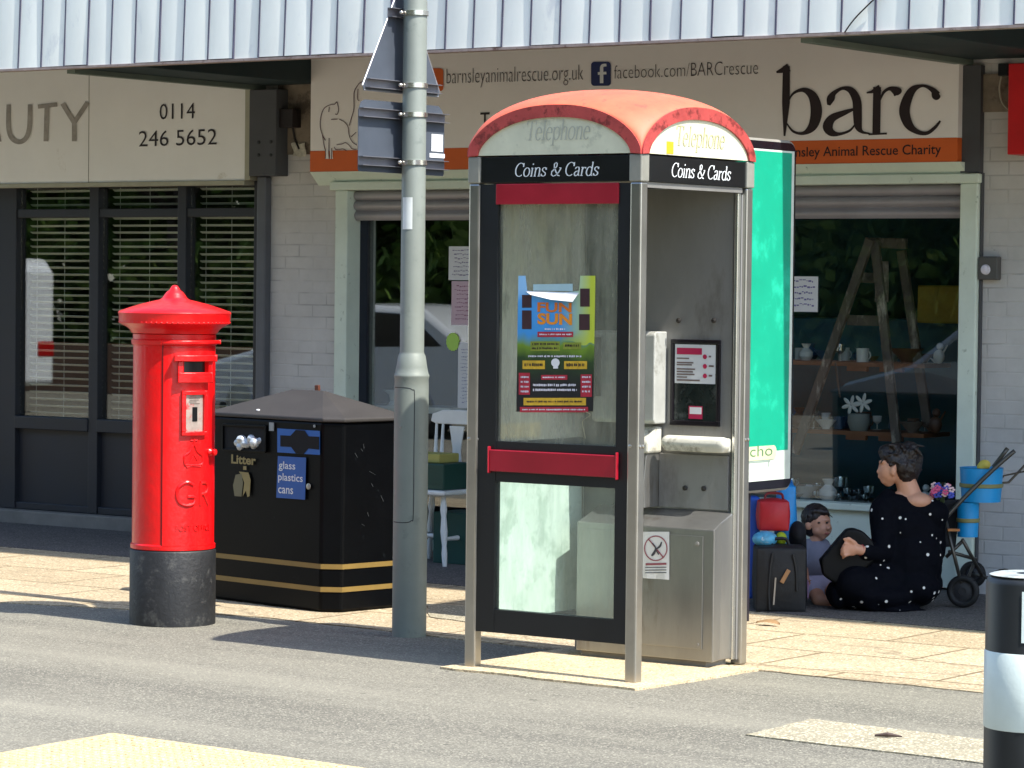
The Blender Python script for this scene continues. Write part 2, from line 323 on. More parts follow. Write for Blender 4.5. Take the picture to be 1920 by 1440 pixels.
def serif(mb, s, o, u, v, n, width, height, shear=.22, thick=.085, thin=.03):
    tot = sum(NIB[c][0] for c in s); sx = width/tot; sy = height/.7; o, u, v, n = V(o), V(u), V(v), V(n); x = 0; k = 0
    for c in s:
        adv, st = NIB[c]
        for q in st:
            k += 1; pts = [(x+a, b) for a, b in q]
            if len(pts) > 2 and len(pts) < 14: pts = cr(pts, 5)
            L = []; R = []
            for i, (a, b) in enumerate(pts):
                p, r = pts[max(i-1, 0)], pts[min(i+1, len(pts)-1)]; dx, dy = r[0]-p[0], r[1]-p[1]; d = math.hypot(dx, dy) or 1
                w_ = (thin+(thick-thin)*abs(dy/d)**1.3)/2; nx, ny = -dy/d*w_, dx/d*w_
                for A, lst in ((1, L), (-1, R)):
                    aa, bb = a+A*nx, b+A*ny; lst.append(o+u*((aa+bb*shear)*sx)+v*(bb*sy)+n*(.0006+.00004*(k % 7)))
            m_ = len(L); mb.add(L+R, [(i, i+1, m_+i+1, m_+i) for i in range(m_-1)])
        x += adv
X3, Y3, Z3 = V((1, 0, 0)), V((0, 1, 0)), V((0, 0, 1))

# ------------------------------------------------------------------ palette
asph = ground_mat('asphalt', '#6b685e', '#4a4842', '#989484', fine=150, blotch=.6, spk=.2, gum=1)
conc = ground_mat('paving_concrete', '#a99a7e', '#7a6c58', '#cfc3a8', fine=110, blotch=1.4, slab=(.9, .6, .015), spk=.16, crack=.7)
conc2 = ground_mat('plain_concrete', '#b5a486', '#84725a', '#d6c49e', fine=120, blotch=3, spk=.2)
conc3 = ground_mat('grey_concrete', '#8f8873', '#76705f', '#cfc6ae', fine=120, blotch=3, spk=.2)
tact = ground_mat('tactile_concrete', '#b8a57e', '#8d7a58', '#dcc898', fine=120, blotch=3, spk=.15)
steel = M('brushed_steel', '#94938f', .34, .8, .14, 5, .05, 300, col2='#857f77', thr=(.62, 4), stretch=(1, 1, .25))
steel_b = M('satin_steel_post', '#a9a69f', .3, .9, .1, 5)
steel_d = M('stained_steel', '#8b8985', .42, .4, .14, 3, .04, 200, col2='#7c7873', thr=(.6, 3), stretch=(1, 1, .35))
rubber = M('black_gasket', '#0c0f13', .45, 0, .2)
redroof = M('faded_red_fibreglass', '#cf6042', .6, 0, .18, 7, .05, 80, col2='#b04a3a', thr=(.61, 22))
redroof2 = M('red_arch_trim', '#a5403c', .5, 0, .25, 9, .08, 60, col2='#6e2420', thr=(.54, 18))
crimson = M('crimson_plastic', '#930f23', .4, 0, .12, 8)
cream = M('cream_lunette', '#c9c8ae', .5, 0, .08, 9, col2='#b3b39c', thr=(.6, 14))
black = M('black_paint', '#060709', .35, 0, .3)
white_ink = M('white_lettering', '#d8dcdc', .5, 0, .06)
grey_ink = M('grey_lettering', '#a6a798', .55, 0, .15)
tan_ink = M('faded_lettering', '#b9b58f', .5, 0, .2)
dark_ink = M('dark_brown_lettering', '#231416', .5, 0, .1)
pillar_red = M('pillar_red', '#d6070c', .34, 0, .1, 5, .3, 28, coat=.15, col2='#8e1210', thr=(.69, 16))
pillar_blk = M('worn_black_base', '#17181a', .6, 0, .4, 7, .25, 50, col2='#3a3a38', thr=(.58, 14))
bin_blk = M('bin_black', '#030406', .42, 0, .25, 5, .04, 90, spec=.12, col2='#1a1f22', thr=(.68, 20))
bin_roof = M('bin_roof_grey', '#322f2d', .65, 0, .15, 6, .06)
gold = M('gold_band', '#7f6733', .5, .1, .12)
gold_i = M('gold_lettering', '#8d7d4c', .5, .1, .15)
blue_p = M('blue_plastic', '#0f5aa6', .45, 0, .1)
pole_m = M('galvanised_grey', '#7b827b', .55, .15, .08, 4, .05, 120, col2='#6d756f', thr=(.62, 10))
sign_bk = M('sign_back_grey', '#4b525c', .55, .3, .12, 5)
sign_ch = M('sign_channel', '#7b7c82', .45, .6, .15)
fas_cream = M('fascia_cream', '#ebe9e4', .6, 0, .05, 1.2, .02, 40, col2='#cdc8bc', thr=(.68, 3))
fas_warm = M('fascia_warm_white', '#e8e3de', .6, 0, .05, 1.2, .02, 40)
orange = M('fascia_orange', '#cf5f22', .55, 0, .06)
frame_dk = M('dark_grey_frame', '#1f2229', .5, 0, .12)
frame_pg = M('pale_green_frame', '#cfdacb', .6, 0, .08, 4, .05, 60, col2='#8d9a86', thr=(.66, 14))
shut = M('shutter_grey', '#9a979b', .5, .3, .12, 4)
wallg = wall_mat('painted_blockwork', '#bdbab6', .23, .078)
walld = M('dark_grey_render', '#47484b', .7, 0, .15, 4, .08, 50, col2='#2b3044', thr=(.64, 5))
bare = M('bare_render', '#7b6f60', .85, 0, .3, 8, .3, 20, col2='#4a4036', thr=(.55, 5))
plinth_m = M('concrete_step', '#77736c', .85, 0, .2, 5, .2, 40)
white_clad = M('white_cladding', '#eef1e8', .4, .0, .07, 2.2, .03, 15, col2='#d6dad8', thr=(.64, 3), stretch=(1, 1, .4))
clad_gap = M('cladding_joint', '#3f3f52', .6)
teal_dk = M('dark_teal_soffit', '#14292b', .7, 0, .2, 3)
glass_shop = glass('shop_glass', (.93, .96, .95), .075, fk=1)
glass_dim = glass('shop_glass_clear', (.95, .97, .96), .03, fk=1)
glass_door = glass('kiosk_glass_upper', (.86, .9, .88), .0, dirt=.6, dcol='#aeae9e', dscale=5)
glass_low = glass('kiosk_glass_lower', (.9, .96, .94), .03, dirt=.16, dcol='#a8b8ae', dscale=9)
paper = M('white_paper', '#cfd0d0', .7, 0, .04)

# ------------------------------------------------------------------ ground
def sheet(name, poly, z, mat, t=.3):
    mb = MB(); k = len(poly); mb.add([(x, y, z) for x, y in poly], [list(range(k))])
    mb.f[0] = mb.f[0] if sum((poly[(i+1) % k][0]-poly[i][0])*(poly[(i+1) % k][1]+poly[i][1]) for i in range(k)) < 0 else mb.f[0][::-1]
    mb.add([(x, y, z) for x, y in poly]+[(x, y, -.01) for x, y in poly], [(i, (i+1) % k, k+(i+1) % k, k+i) for i in range(k)])
    return tag(mb.build(name, mat), kind='structure')
def rag(a, b, n=14, amp=.012):   # slightly uneven edge between two points
    out = []
    for i in range(n): t = i/n; out.append((a[0]+(b[0]-a[0])*t+random.uniform(-amp, amp), a[1]+(b[1]-a[1])*t+random.uniform(-amp, amp)))
    return out
g = MB(); g.grid(lambda a, b: V((-120+200*a, -100+200*b, 0)), 4, 4); tag(g.build('ground', asph), kind='structure')
def gxy(x, y): p = G(x, y); return (p.x, p.y)
R0 = gxy(1420, 1258); R1 = gxy(1845, 1300)
L0 = (-9.3, 11.92); L1 = (-10.1, 11.98); L2 = (-11.6, 11.62)
e1 = rag((-24, 11.3), L2, 30)+rag(L2, L1, 10)+rag(L1, L0, 6)+rag(L0, (-8.1, 11.80), 8)+rag((-8.1, 11.80), (R0[0], R0[1]), 6, .004)+rag(R0, R1, 10)+rag(R1, (-1, 11.74), 20)
sheet('paving', e1+[(-1, 16.2), (-24, 16.2)], .005, conc)
sheet('canopy_shade_sheet', rag((-24, 14.15), (-12.5, 14.02), 10, .01)+rag((-12.5, 14.02), (-8.3, 13.86), 6, .01)+rag((-8.3, 13.86), (-1, 13.8), 6, .01)+[(-1, 16.2), (-24, 16.2)], .009, ground_mat('canopy_shade_grey', '#5b5754', '#33302f', '#7c7873', fine=130, blotch=1.1, spk=.2))  # dark sheet edged along the canopy shadow; its grey deepens the shade
KX0, KX1, KY0, KY1, EZ = -8.03, -7.18, 11.017, 11.885, 2.265
sheet('kiosk_paving', rag((-8.12, 10.90), (-7.05, 10.84), 10, .014)+rag((-7.05, 10.84), (-6.98, 11.9), 8, .014)+[(-8.1, 11.9)], .010, conc2)
q0, q1, q2, q3 = gxy(-60, 1428), gxy(210, 1380), gxy(700, 1448), gxy(300, 1500)
tb = MB(); sheet('tactile_paving', rag(q0, q1, 6, .004)+rag(q1, q2, 12, .004)+[q2, (q2[0], q2[1]-1), (q0[0], q0[1]-1)], .012, tact)
# raised flat-topped blisters and joints belong to the tactile slabs
bm = MB(); e_a = V((q0[0]-q1[0], q0[1]-q1[1], 0)); e_b = V((q2[0]-q1[0], q2[1]-q1[1], 0)); na, nb = e_a.normalized(), e_b.normalized(); Lq = V((q1[0], q1[1], 0))
i = 0
while .03+i*.042 < e_b.length:
    j = 0
    while j < 26 and .03+j*.042 < e_a.length+.4:
        c = Lq+nb*(.03+i*.042)+V((0, -1, 0))*(.045+j*.042)+na*0
        t_ = (c.x-q1[0])/(q2[0]-q1[0]); lim = q1[1]+(q2[1]-q1[1])*t_
        if c.x > q0[0] and c.y < lim-.02: bm.lathe([(.013, .0), (.009, .0035)], (c.x, c.y, .0125), 8)
        j += 1
    i += 1
i = 0
while i*.042+.03 < (q1[0]-q0[0]):
    for j in range(26):
        x = q1[0]-.012-i*.042; y = q1[1]+(q0[1]-q1[1])*((q1[0]-x)/(q1[0]-q0[0]))-.045-j*.042; bm.lathe([(.013, .0), (.009, .0035)], (x, y, .0125), 8)
    i += 1
o = bm.build('tactile_blisters', tact); tag(o, kind='structure')
p0, p1, p2, p3 = gxy(1400, 1380), gxy(1520, 1350), gxy(2000, 1408), gxy(2000, 1452)
sheet('concrete_patch', rag(p0, p1, 8, .008)+rag(p1, p2, 14, .006)+[p2]+rag(p3, p0, 14, .006), .006, conc3)
a0, a1, a2, a3 = gxy(800, 1135), gxy(884, 1140), gxy(884, 1170), gxy(800, 1160)
sheet('asphalt_patch', rag(a0, a1, 4, .02)+rag(a1, a2, 3, .02)+rag(a2, a3, 4, .02)+rag(a3, a0, 3, .02), .010, conc3)

# ------------------------------------------------------------------ shop building
WY = 15.5                        # front face of the wall
def wx(x, y=600, Y=WY): return PY(x, y, Y).x
def wz(y, x=960, Y=WY): return PY(x, y, Y).z
bld = thing('shop_building', (-11, WY, 0), 'single storey parade of shops in painted grey blockwork under the white clad canopy', 'building')
XB0 = -17.2; XB1 = wx(482); XC0 = wx(640); XC1 = wx(1829); ZS = 2.45
mb = MB(); mb.box(XB1, XC0-.0, WY, WY+.35, 0, 4.2); mb.build('wall', wallg, bld)
mb = MB(); mb.box(XC1, -3, WY, WY+.35, 0, 4.2); mb.build('wall', wallg, bld)
mb = MB(); mb.box(XB0-6, XB1, WY+.002, WY+.35, ZS+.0, 4.2).box(XC0, XC1, WY+.002, WY+.35, ZS, 4.2); mb.box(XB0-6, XB0, WY, WY+.35, 0, ZS)
mb.build('upper_wall', wallg, bld)
mb = MB(); mb.box(XB0-6, -3, WY-.06, WY+6, 4.2, 4.4).box(XB0-6, XB0-5.7, WY+.35, WY+6, 0, 4.2).box(-3.3, -3, WY+.35, WY+6, 0, 4.2)
mb.build('roof', walld, bld)
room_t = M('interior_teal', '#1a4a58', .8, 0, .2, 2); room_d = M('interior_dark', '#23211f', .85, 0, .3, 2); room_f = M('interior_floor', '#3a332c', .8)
mb = MB(); mb.box(XB1+.1, -3.3, WY+2.6, WY+2.8, 0, 4.2); mb.build('interior_wall', room_t, bld)
mb = MB(); mb.box(XB0-5.6, XB1, WY+1.6, WY+1.8, 0, 4.2).box(XB1+.0, XB1+.1, WY+.36, WY+2.6, 0, 4.2).box(XC1+.3, XC1+.4, WY+.36, WY+2.6, 0, 4.2).box(XB0-5.6, -3.4, WY+.36, WY+2.59, 3, 3.1); mb.build('interior_wall', room_d, bld)
mb = MB(); mb.box(XB0-5.6, -3.4, WY+.36, WY+2.59, -.05, .08); mb.build('interior_floor', room_f, bld)
# bare render and fixings above the piers
mb = MB(); mb.box(wx(523, 200)+.0, wx(588, 200), WY-.012, WY-.001, wz(290, 550), 3.0); mb.build('bare_render_patch', bare, bld)
# beam boxes between shops, hanging under the canopy
CY = 13.65; CZ = 2.995
SG = WY-.1                         # sign face plane
def sx_(x, y): return PY(x, y, SG).x
XE0, XE1 = sx_(470, 158), sx_(583, 165)
XR0 = sx_(1795, 97); XR1 = XR0+.62
can = thing('canopy', (-10, CY, CZ), 'long shop canopy faced with white ribbed metal cladding above the shop signs', 'canopy')
for a, b in ((XE0, XE1-.003), (XR0, XR1)):
    mb = MB(); mb.prism([(CY+.06, CZ-.01), (CY+.45, 4.05), (WY-.001, 4.05), (WY-.001, CZ-.01)], (a, 0, 0), Y3, Z3, X3, b-a); mb.build('soffit_beam', teal_dk, can, bevel=.006)
    mb = MB(); mb.box(a-.015, a+.05, CY+.05, WY-.002, CZ-.04, CZ-.011); mb.build('beam_trim', M('beam_trim_green', '#5e6a60', .6), can)
mb = MB(); mb.box(-24, -.5, CY+.066, WY-.06, 3.9, 4.0); mb.build('deck', teal_dk, can)
# cladding : shallow curved pans with a dark standing joint, face leaning back
PW = .1915; TILT = .04
xs = [-13.436+PW*i for i in range(-20, 68)]
mb = MB(); jt = MB()
TOPZ = 1.15
for i, x in enumerate(xs):
    ph = random.uniform(-.004, .004); zj = random.uniform(-.006, .006)
    def pan(a, b, x=x, ph=ph, zj=zj):
        dz = b*TOPZ; bow = .0035*math.sin(math.pi*a)+(.0015*math.sin(5*b+i*1.7)+.002*max(0, math.sin(3*b+i*2.3))**3)+ph
        return V((x+.004+(PW-.008)*a, CY-bow+dz*TILT, CZ+zj*(1-b)+dz))
    mb.grid(pan, 8, 8)
    jt.obox((x, CY+TOPZ/2*TILT-.001, CZ+TOPZ/2), V((.0035, 0, 0)), V((0, .007, -.002)), V((0, TOPZ/2*TILT, TOPZ/2)))
mb.build('cladding', white_clad, can, smooth='all'); jt.build('cladding_joint', clad_gap, can)
mb = MB(); mb.box(-17.4, -.5, CY-.014, CY+.06, CZ-.016, CZ-.002); mb.build('edge_trim', M('edge_trim_rust', '#9b8a82', .6, 0, .3, 12, col2='#5a3b30', thr=(.6, 9)), can)
mb = MB(); mb.obox((-8.95, CY+.05+TOPZ/2*TILT, CZ+TOPZ/2), (8.45, 0, 0), (0, .02, 0), (0, TOPZ/2*TILT, TOPZ/2)); mb.build('fascia_backing', teal_dk, can)
mb = MB()
cab = cr([(PY(1650, -20, CY-.05).x, PY(1650, -20, CY-.05).z), (PY(1600, 30, CY-.05).x, PY(1600, 30, CY-.05).z), (PY(1578, 60, CY-.05).x, PY(1578, 60, CY-.05).z)], 6)
mb.tube([(a, CY-.02+(c-CZ)*TILT, c) for a, c in cab], .004, 5)
tag(mb.build('cable', black), 'thin dark cable trailing down the white cladding above the large brown lettering', 'cable')

# --- beauty shop front
FY = WY+.06
def vx(x, y=600): return PY(x, y, FY).x
def vz(y, x=100): return PY(x, y, FY).z
zt, z1, z2, z3, z4, z5, z6 = vz(352), vz(392), vz(408), vz(782), vz(806), vz(945), vz(958)
mb = MB(); mb.box(XB0, XB1-.001, WY-.05, WY+.34, 0, z6-.002); mb.build('step', plinth_m, bld, bevel=.01)
cols = [-60, 35, 170, 187, 335, 351, 480]
fr = MB(); Fd = .07
fr.box(XB0, vx(-6), FY, FY+Fd, z6, 2.449)
fr.box(vx(-6)+.001, vx(33), FY-.02, FY+Fd, z6, zt+.06)
for a, b in ((170, 187), (335, 351), (478, 486)): fr.box(vx(a), vx(b), FY-.02, FY+Fd, z6, zt+.06)
segs = ((33, 170), (187, 335), (351, 478))
for a, b in segs:
    fr.box(vx(a)+.0005, vx(b)-.0005, FY-.012, FY+Fd, z2, z1); fr.box(vx(a)+.0005, vx(b)-.0005, FY-.03, FY+Fd, z4, z3)
    fr.box(vx(a)+.0005, vx(b)-.0005, FY-.012, FY+Fd, z6, z5); fr.box(vx(a)+.0005, vx(b)-.0005, FY-.012, FY+Fd, zt, zt+.06)
wfr = fr.build('window_frame', frame_dk, bld, bevel=.005)
for a, b in segs:
    mb = MB(); mb.box(vx(a)+.001, vx(b)-.001, FY+.02, FY+.05, z5, z4); mb.build('panel', frame_dk, bld)
    for lo, hi in ((z3, z2), (z1, zt)):
        mb = MB(); mb.box(vx(a)+.001, vx(b)-.001, FY+.03, FY+.036, lo, hi); mb.build('pane', glass_shop, wfr)
slat = M('cream_blind_slat', '#e4e2d6', .5, 0, .06)
for k, (a, b) in enumerate(segs):
    bl = thing('venetian_blind', (vx(a), FY+.12, z3), ('cream slatted blind in the left pane of the dark framed shop window', 'cream slatted blind in the middle pane of the dark framed shop window', 'cream slatted blind in the right pane, between the pillar box top and the grey pier')[k], 'blind', 'blinds in the dark framed window')
    mb = MB(); z = z3+.02; j = 0
    while z < zt+.02:
        t = random.uniform(-.0015, .0015); mb.obox(((vx(a)+vx(b))/2, FY+.12, z), V(((vx(b)-vx(a))/2-.012, 0, t)), V((0, .011, -.006)), V((0, 0, .0012)))
        z += .0485+random.uniform(-.001, .001)
    mb.build('slats', slat, bl)
    mb = MB()
    for q in (.12, .5, .88): mb.tube([(vx(a)*(1-q)+vx(b)*q, FY+.105, z3), (vx(a)*(1-q)+vx(b)*q, FY+.105, zt)], .0015, 4)
    mb.build('cord', slat, bl)
# header between window and sign
mb = MB(); mb.box(XB0, XB1-.001, WY-.04, WY+.3, zt+.061, vz(338, 100)+.05); mb.build('lintel', M('lintel_brown', '#4a443f', .7), bld, bevel=.008)
# beauty sign
bs = thing('shop_sign', (sx_(300, 250), SG, 2.3), 'cream fascia sign with faded word and phone number on the left shop', 'sign')
b0 = PY(100, 343, SG).z; b1 = 3.75
mb = MB(); mb.box(-18, sx_(461, 250), SG, SG+.09, b0, b1); mb.build('board', fas_cream, bs)
mb = MB(); mb.box(sx_(461, 250)+.001, sx_(471, 250), SG-.012, SG+.09, b0, b1).box(-18, sx_(461, 250), SG-.012, SG+.09, b0-.03, b0-.001); mb.build('edge_trim', M('trim_aluminium', '#a8a48f', .45, .4), bs, bevel=.002)
mb = MB(); mb.box(sx_(166, 250), sx_(167.2, 250), SG-.0015, SG+.01, b0, b1); mb.build('joint', M('joint_grey', '#8d887d', .6), bs)
def onsign(x, y, lift=0): p = PY(x, y, SG); p.y -= .0045+lift; return p
mb = MB()
def sg_text(mb, s, x0, y0, x1, y1, ybase, capx, **k):
    """sans line from photo x0..x1, baseline y at x0 / x1"""
    a = onsign(x0, ybase[0]); b = onsign(x1, ybase[1]); u = (b-a); W_ = u.length; u.normalize(); h = onsign(x0, ybase[0]-capx)-a
    text(mb, s, a, u, Z3, width=W_, height=h.z, **k)
sg_text(mb, '0114', 300, 0, 366, 0, (224, 222), 29, bold=-.004); sg_text(mb, '246 5652', 261, 0, 407, 0, (275, 271), 29, bold=-.004)
mb.build('lettering', dark_ink, bs)
mb = MB()
for s in (((-42, 268, 8), (-15, 200, 8), (0, 266, 8)), ((-34, 245, 6), (-4, 244, 6)), ((17, 196, 8), (17, 240, 9), (24, 260, 9), (38, 266, 9), (50, 258, 9), (56, 238, 9), (57, 196, 8)), ((72, 200, 8), (108, 196, 8)), ((89, 198, 9), (87, 265, 9)), ((118, 194, 9), (140, 230, 9)), ((165, 192, 9), (140, 230, 9), (140, 265, 9))):
    pts = cr(s, 6) if len(s) > 3 else list(s); ribbon(mb, pts, onsign, .0002*len(mb.v) % .001)
mb.build('faded_lettering', M('ghost_letters', '#98928a', .7, 0, .3, 12), bs)
# grey box and downpipe beside it
mb = MB(); mb.box(sx_(472, 250)+.002, sx_(523, 250), SG-.03, WY-.001, PY(500, 330, SG).z, 2.953)
dn = thing('downpipe', (sx_(495, 250), SG, 0), 'dark grey downpipe below a boxed-in steel post beside the cream sign', 'pipe')
mb.build('box_cover', walld, dn, bevel=.006)
mb = MB(); mb.box(wx(492), wx(508), WY-.07, WY-.001, .08, PY(500, 330, SG).z); mb.build('pipe', M('pipe_grey', '#56585d', .5), dn, bevel=.01)
mb = MB()
for x, y in ((485, 267), (508, 266), (485, 291), (508, 291)): q = PY(x, y, SG-.03); mb.lathe([(.012, 0), (.012, .004), (.006, .006)], q, 12, (0, -1, 0))
mb.build('bolt', M('dark_bolt', '#17181b', .5), dn)
mb = MB(); mb.box(wx(483)-.0, wx(491), WY-.012, WY-.001, .1, 2.4); tag(mb.build('edge_strip', M('edge_strip_grey', '#7d8086', .5), bld))
mb = MB(); q = PY(485, 438, WY-.014); mb.obox(q, (.012, 0, 0), (0, .002, 0), (0, 0, .03)); tag(mb.build('paper_tag', paper), 'tiny white tag on the grey strip at the right edge of the dark window', 'tag')
# light and torn paper on pier
mb = MB(); q = PY(545, 222, WY-.05); mb.obox(q, (.055, 0, 0), (0, .05, 0), (0, 0, .06)); mb.obox(q+V((-.07, 0, -.02)), (.03, 0, 0), (0, .02, 0), (0, 0, .02)); mb.tube([q+V((0, .02, -.05)), q+V((.01, .03, -.13)), q+V((.05, .03, -.2))], .008, 6)
tag(mb.build('floodlight', M('rusty_dark', '#1c1414', .6, 0, .3), bevel=.006), 'dark rusty floodlight fixed high on the grey pier under the canopy', 'light')
mb = MB(); q = PY(561, 281, WY-.02)
mb.grid(lambda a, b: q+V(((a-.5)*.11+.008*math.sin(5*b), .006*math.sin(9*a+4*b)-.004, (b-.5)*.085+.006*math.sin(7*a))), 8, 6)
o = mb.build('torn_paper', M('crumpled_paper', '#b9b4a4', .8, 0, .3, 30)); o.modifiers.new('s', 'SOLIDIFY').thickness = .002
tag(o, 'crumpled white label stuck on the grey pier beside the orange stripe of the sign', 'label')

# --- charity shop front
cs = thing('shop_sign', (sx_(1200, 200), SG, 2.4), 'white fascia sign with large brown serif lettering over an orange stripe', 'sign')
zo0, zo1 = PY(700, 320, SG).z, PY(700, 280.5, SG).z
xs0, xs1 = XE1, sx_(1796, 250)
mb = MB(); mb.box(xs0, xs1, SG, SG+.09, zo1, 3.75); mb.build('board', fas_warm, cs)
mb = MB(); mb.box(xs0, xs1, SG-.002, SG+.09, zo0, zo1-.001); mb.build('orange_stripe', orange, cs)
mb = MB()
k = .385/1
def cpx(X, Y): return (1180+X/2.5946, Y/2.5946)
LET = [[(717, 352, 8), (740, 345, 20), (778, 328, 36)], [(766, 322, 30), (764, 500, 34), (757, 662, 8)],
 [(772, 500, 6), (800, 455, 10), (850, 438, 20), (895, 470, 40), (912, 540, 50), (895, 612, 40), (850, 648, 16), (800, 640, 10), (768, 600, 6)],
 [(972, 512, 14), (982, 480, 34), (1000, 452, 20), (1040, 430, 14), (1082, 442, 30), (1108, 490, 38), (1112, 560, 38), (1116, 615, 32), (1135, 642, 14), (1172, 650, 6)],
 [(1104, 528, 8), (1050, 548, 22), (990, 575, 34), (968, 615, 44), (985, 645, 32), (1025, 652, 14), (1075, 635, 10), (1104, 600, 6)],
 [(1157, 452, 6), (1180, 448, 12), (1222, 428, 30)], [(1208, 424, 34), (1206, 540, 34), (1204, 652, 34)], [(1166, 654, 8), (1256, 650, 8)],
 [(1222, 490, 6), (1240, 450, 12), (1268, 432, 16), (1295, 440, 34), (1310, 452, 42), (1316, 460, 12)],
 [(1516, 470, 8), (1498, 466, 40), (1478, 438, 22), (1428, 418, 12), (1375, 445, 34), (1342, 530, 46), (1358, 600, 40), (1400, 640, 22), (1450, 648, 16), (1490, 620, 14), (1516, 588, 8)]]
for i, s in enumerate(LET):
    pts = [(*cpx(a, b), w_*1.12/2.5946) for a, b, w_ in s]; pts = cr(pts, 10) if len(s) > 3 else pts
    ribbon(mb, pts, onsign, .0003*i)
mb.build('large_lettering', dark_ink, cs)
mb = MB(); sg_text(mb, 'barnsleyanimalrescue.org.uk', 838, 0, 1094, 0, (157, 150), 28, bold=-.018)
sg_text(mb, 'facebook.com/BARCrescue', 1152, 0, 1422, 0, (148, 139), 25, bold=-.018)
sg_text(mb, 'Tel', 901, 0, 938, 0, (238, 237), 27, bold=.01)
a = onsign(1462, 297); sg_text(mb, 'Barnsley Animal Rescue Charity', 1461, 0, 1765, 0, (294.5, 288.5), 18, bold=.006)
mb.build('lettering', dark_ink, cs)
mb = MB()
def rr(x0, y0, x1, y1, r, fn, lift, mb, n=5):
    pts = []
    for cx_, cy_, a0 in ((x1-r, y0+r, -90), (x1-r, y1-r, 0), (x0+r, y1-r, 90), (x0+r, y0+r, 180)):
        for i in range(n+1): a = math.radians(a0+90*i/n); pts.append((cx_+r*math.cos(a), cy_+r*math.sin(a)))
    mb.add([fn(a, b, lift) for a, b in pts], [list(range(len(pts)))])
rr(1109, 116, 1146, 161, 6, onsign, 0, mb); mb.build('blue_badge', M('badge_blue', '#1d2a5c', .5), cs)
mb = MB(); ribbon(mb, cr([(1138, 122, 5), (1130, 124, 6), (1129, 135, 6.5), (1129, 156, 6.5)], 6), onsign, .001); ribbon(mb, [(1122, 138, 5), (1138, 137, 5)], onsign, .0015); mb.build('badge_letter', white_ink, cs)
mb = MB(); rr(795, 128, 832, 171, 6, onsign, 0, mb); mb.build('orange_badge', orange, cs)
# line-drawn cat
mb = MB()
def kpx(X, Y): return (460+X/4.5, 100+Y/4.5)
CAT = [[(680, 735), (655, 690), (636, 620), (640, 540), (665, 470), (710, 438), (755, 430), (775, 410), (785, 440), (790, 480), (778, 515), (762, 512)], [(712, 450), (708, 495)], [(728, 558), (782, 556)],
 [(795, 556), (840, 580), (870, 620), (880, 690), (905, 745), (945, 775)], [(880, 610), (895, 560), (920, 470), (920, 380), (925, 320), (960, 260), (990, 240)], [(955, 300), (950, 380), (965, 400)],
 [(898, 705), (940, 665)], [(775, 772), (820, 765), (850, 755), (880, 775), (905, 805), (945, 810)], [(655, 690), (668, 770), (682, 830), (680, 890)], [(712, 715), (710, 790), (712, 890)], [(735, 800), (732, 895)], [(755, 790), (770, 812), (800, 812), (830, 808), (860, 822)]]
for i, s in enumerate(CAT):
    pts = [(*kpx(a, b), 1.5) for a, b in s]; ribbon(mb, cr(pts, 6) if len(pts) > 2 else pts, onsign, .0002*i)
mb.build('cat_outline', M('cat_line', '#5a4048', .6), cs)
mb = MB()
for x in (614.5, 622.5): ribbon(mb, [(x-.5, 282, 5), (x, 292, 4.5), (x, 298, 6)], onsign, .0016)
mb.build('cat_paws', fas_warm, cs)
# shutter housing under the sign, frame, shutter
HZ = PY(700, 345, SG-.0).z
mb = MB(); mb.prism([(0, 0), (-.0, -.001), (.09, -(zo0-HZ)), (.35, -(zo0-HZ)), (.35, 0)], (xs0+.0, SG-.004, zo0-.002), Y3, Z3, X3, xs1-xs0+.02)
mb.build('shutter_housing', frame_pg, bld, bevel=.006)
FZ = PY(1500, 335, WY).z
mb = MB(); xa = wx(626, 600, WY-.06); xb = wx(649, 600, WY-.06); xc = wx(1796, 600, WY-.06); xd = wx(1829, 600, WY-.06)
mb.box(xa, xb, WY-.06, WY+.1, .06, FZ-.04).box(xc, xd, WY-.06, WY+.1, 0, FZ-.04).box(xa-.04, xd+.01, WY-.07, WY+.1, FZ-.039, FZ+.015)
mb.build('shopfront_frame', frame_pg, bld, bevel=.008)
SZ0 = PY(1500, 410, WY).z; mb = MB(); n_ = 3; zt2 = FZ-.04
hh = (zt2-SZ0)/n_
prof = []
for i in range(n_):
    for t in range(9): prof.append((-.028*math.sin(math.pi*t/8)**.6 if i else (-.02*math.sin(math.pi*t/8)), SZ0+hh*i+hh*t/8))
mb.grid(lambda a, b: V((xb+.002+(xc-xb-.004)*a, WY+.03+prof[min(int(b*(len(prof)-1)+.5), len(prof)-1)][0], prof[min(int(b*(len(prof)-1)+.5), len(prof)-1)][1])), 1, len(prof)-1)
mb.build('roller_shutter', shut, bld, smooth=True)
GY = WY+.09
rz0, rz1 = PY(1500, 1112, GY).z, PY(1560, 941, GY).z
rz0 = .02
gfr = MB(); ix0 = PY(667, 600, GY).x; ix1 = PY(690, 600, GY).x
mid = PY(1000, 600, GY).x
gfr.box(xb+.001, ix0, GY-.02, GY+.05, .02, SZ0); 
wf2 = gfr.build('window_frame', frame_pg, bld, bevel=.004)
mb = MB(); mb.box(ix0+.001, ix1, GY-.015, GY+.05, .1, SZ0+.06); mb.build('door_jamb', M('navy_frame', '#10182a', .4), bld)
mb = MB(); mb.box(mid-.05, mid+.05, GY-.015, GY+.05, .06, SZ0+.06); mb.build('door_jamb', M('navy_frame', '#10182a', .4), bld)
mb = MB(); mb.box(mid+.051, xc-.001, GY-.03, GY+.06, rz0, rz1-.04).box(ix1+.001, mid-.051, GY-.03, GY+.06, .02, PY(850, 1016, GY).z); mb.build('stall_riser', frame_pg, bld, bevel=.006)
mb = MB(); mb.box(mid+.051, xc-.001, GY-.07, GY+.07, rz1-.039, rz1); mb.build('window_sill', frame_pg, bld, bevel=.006)
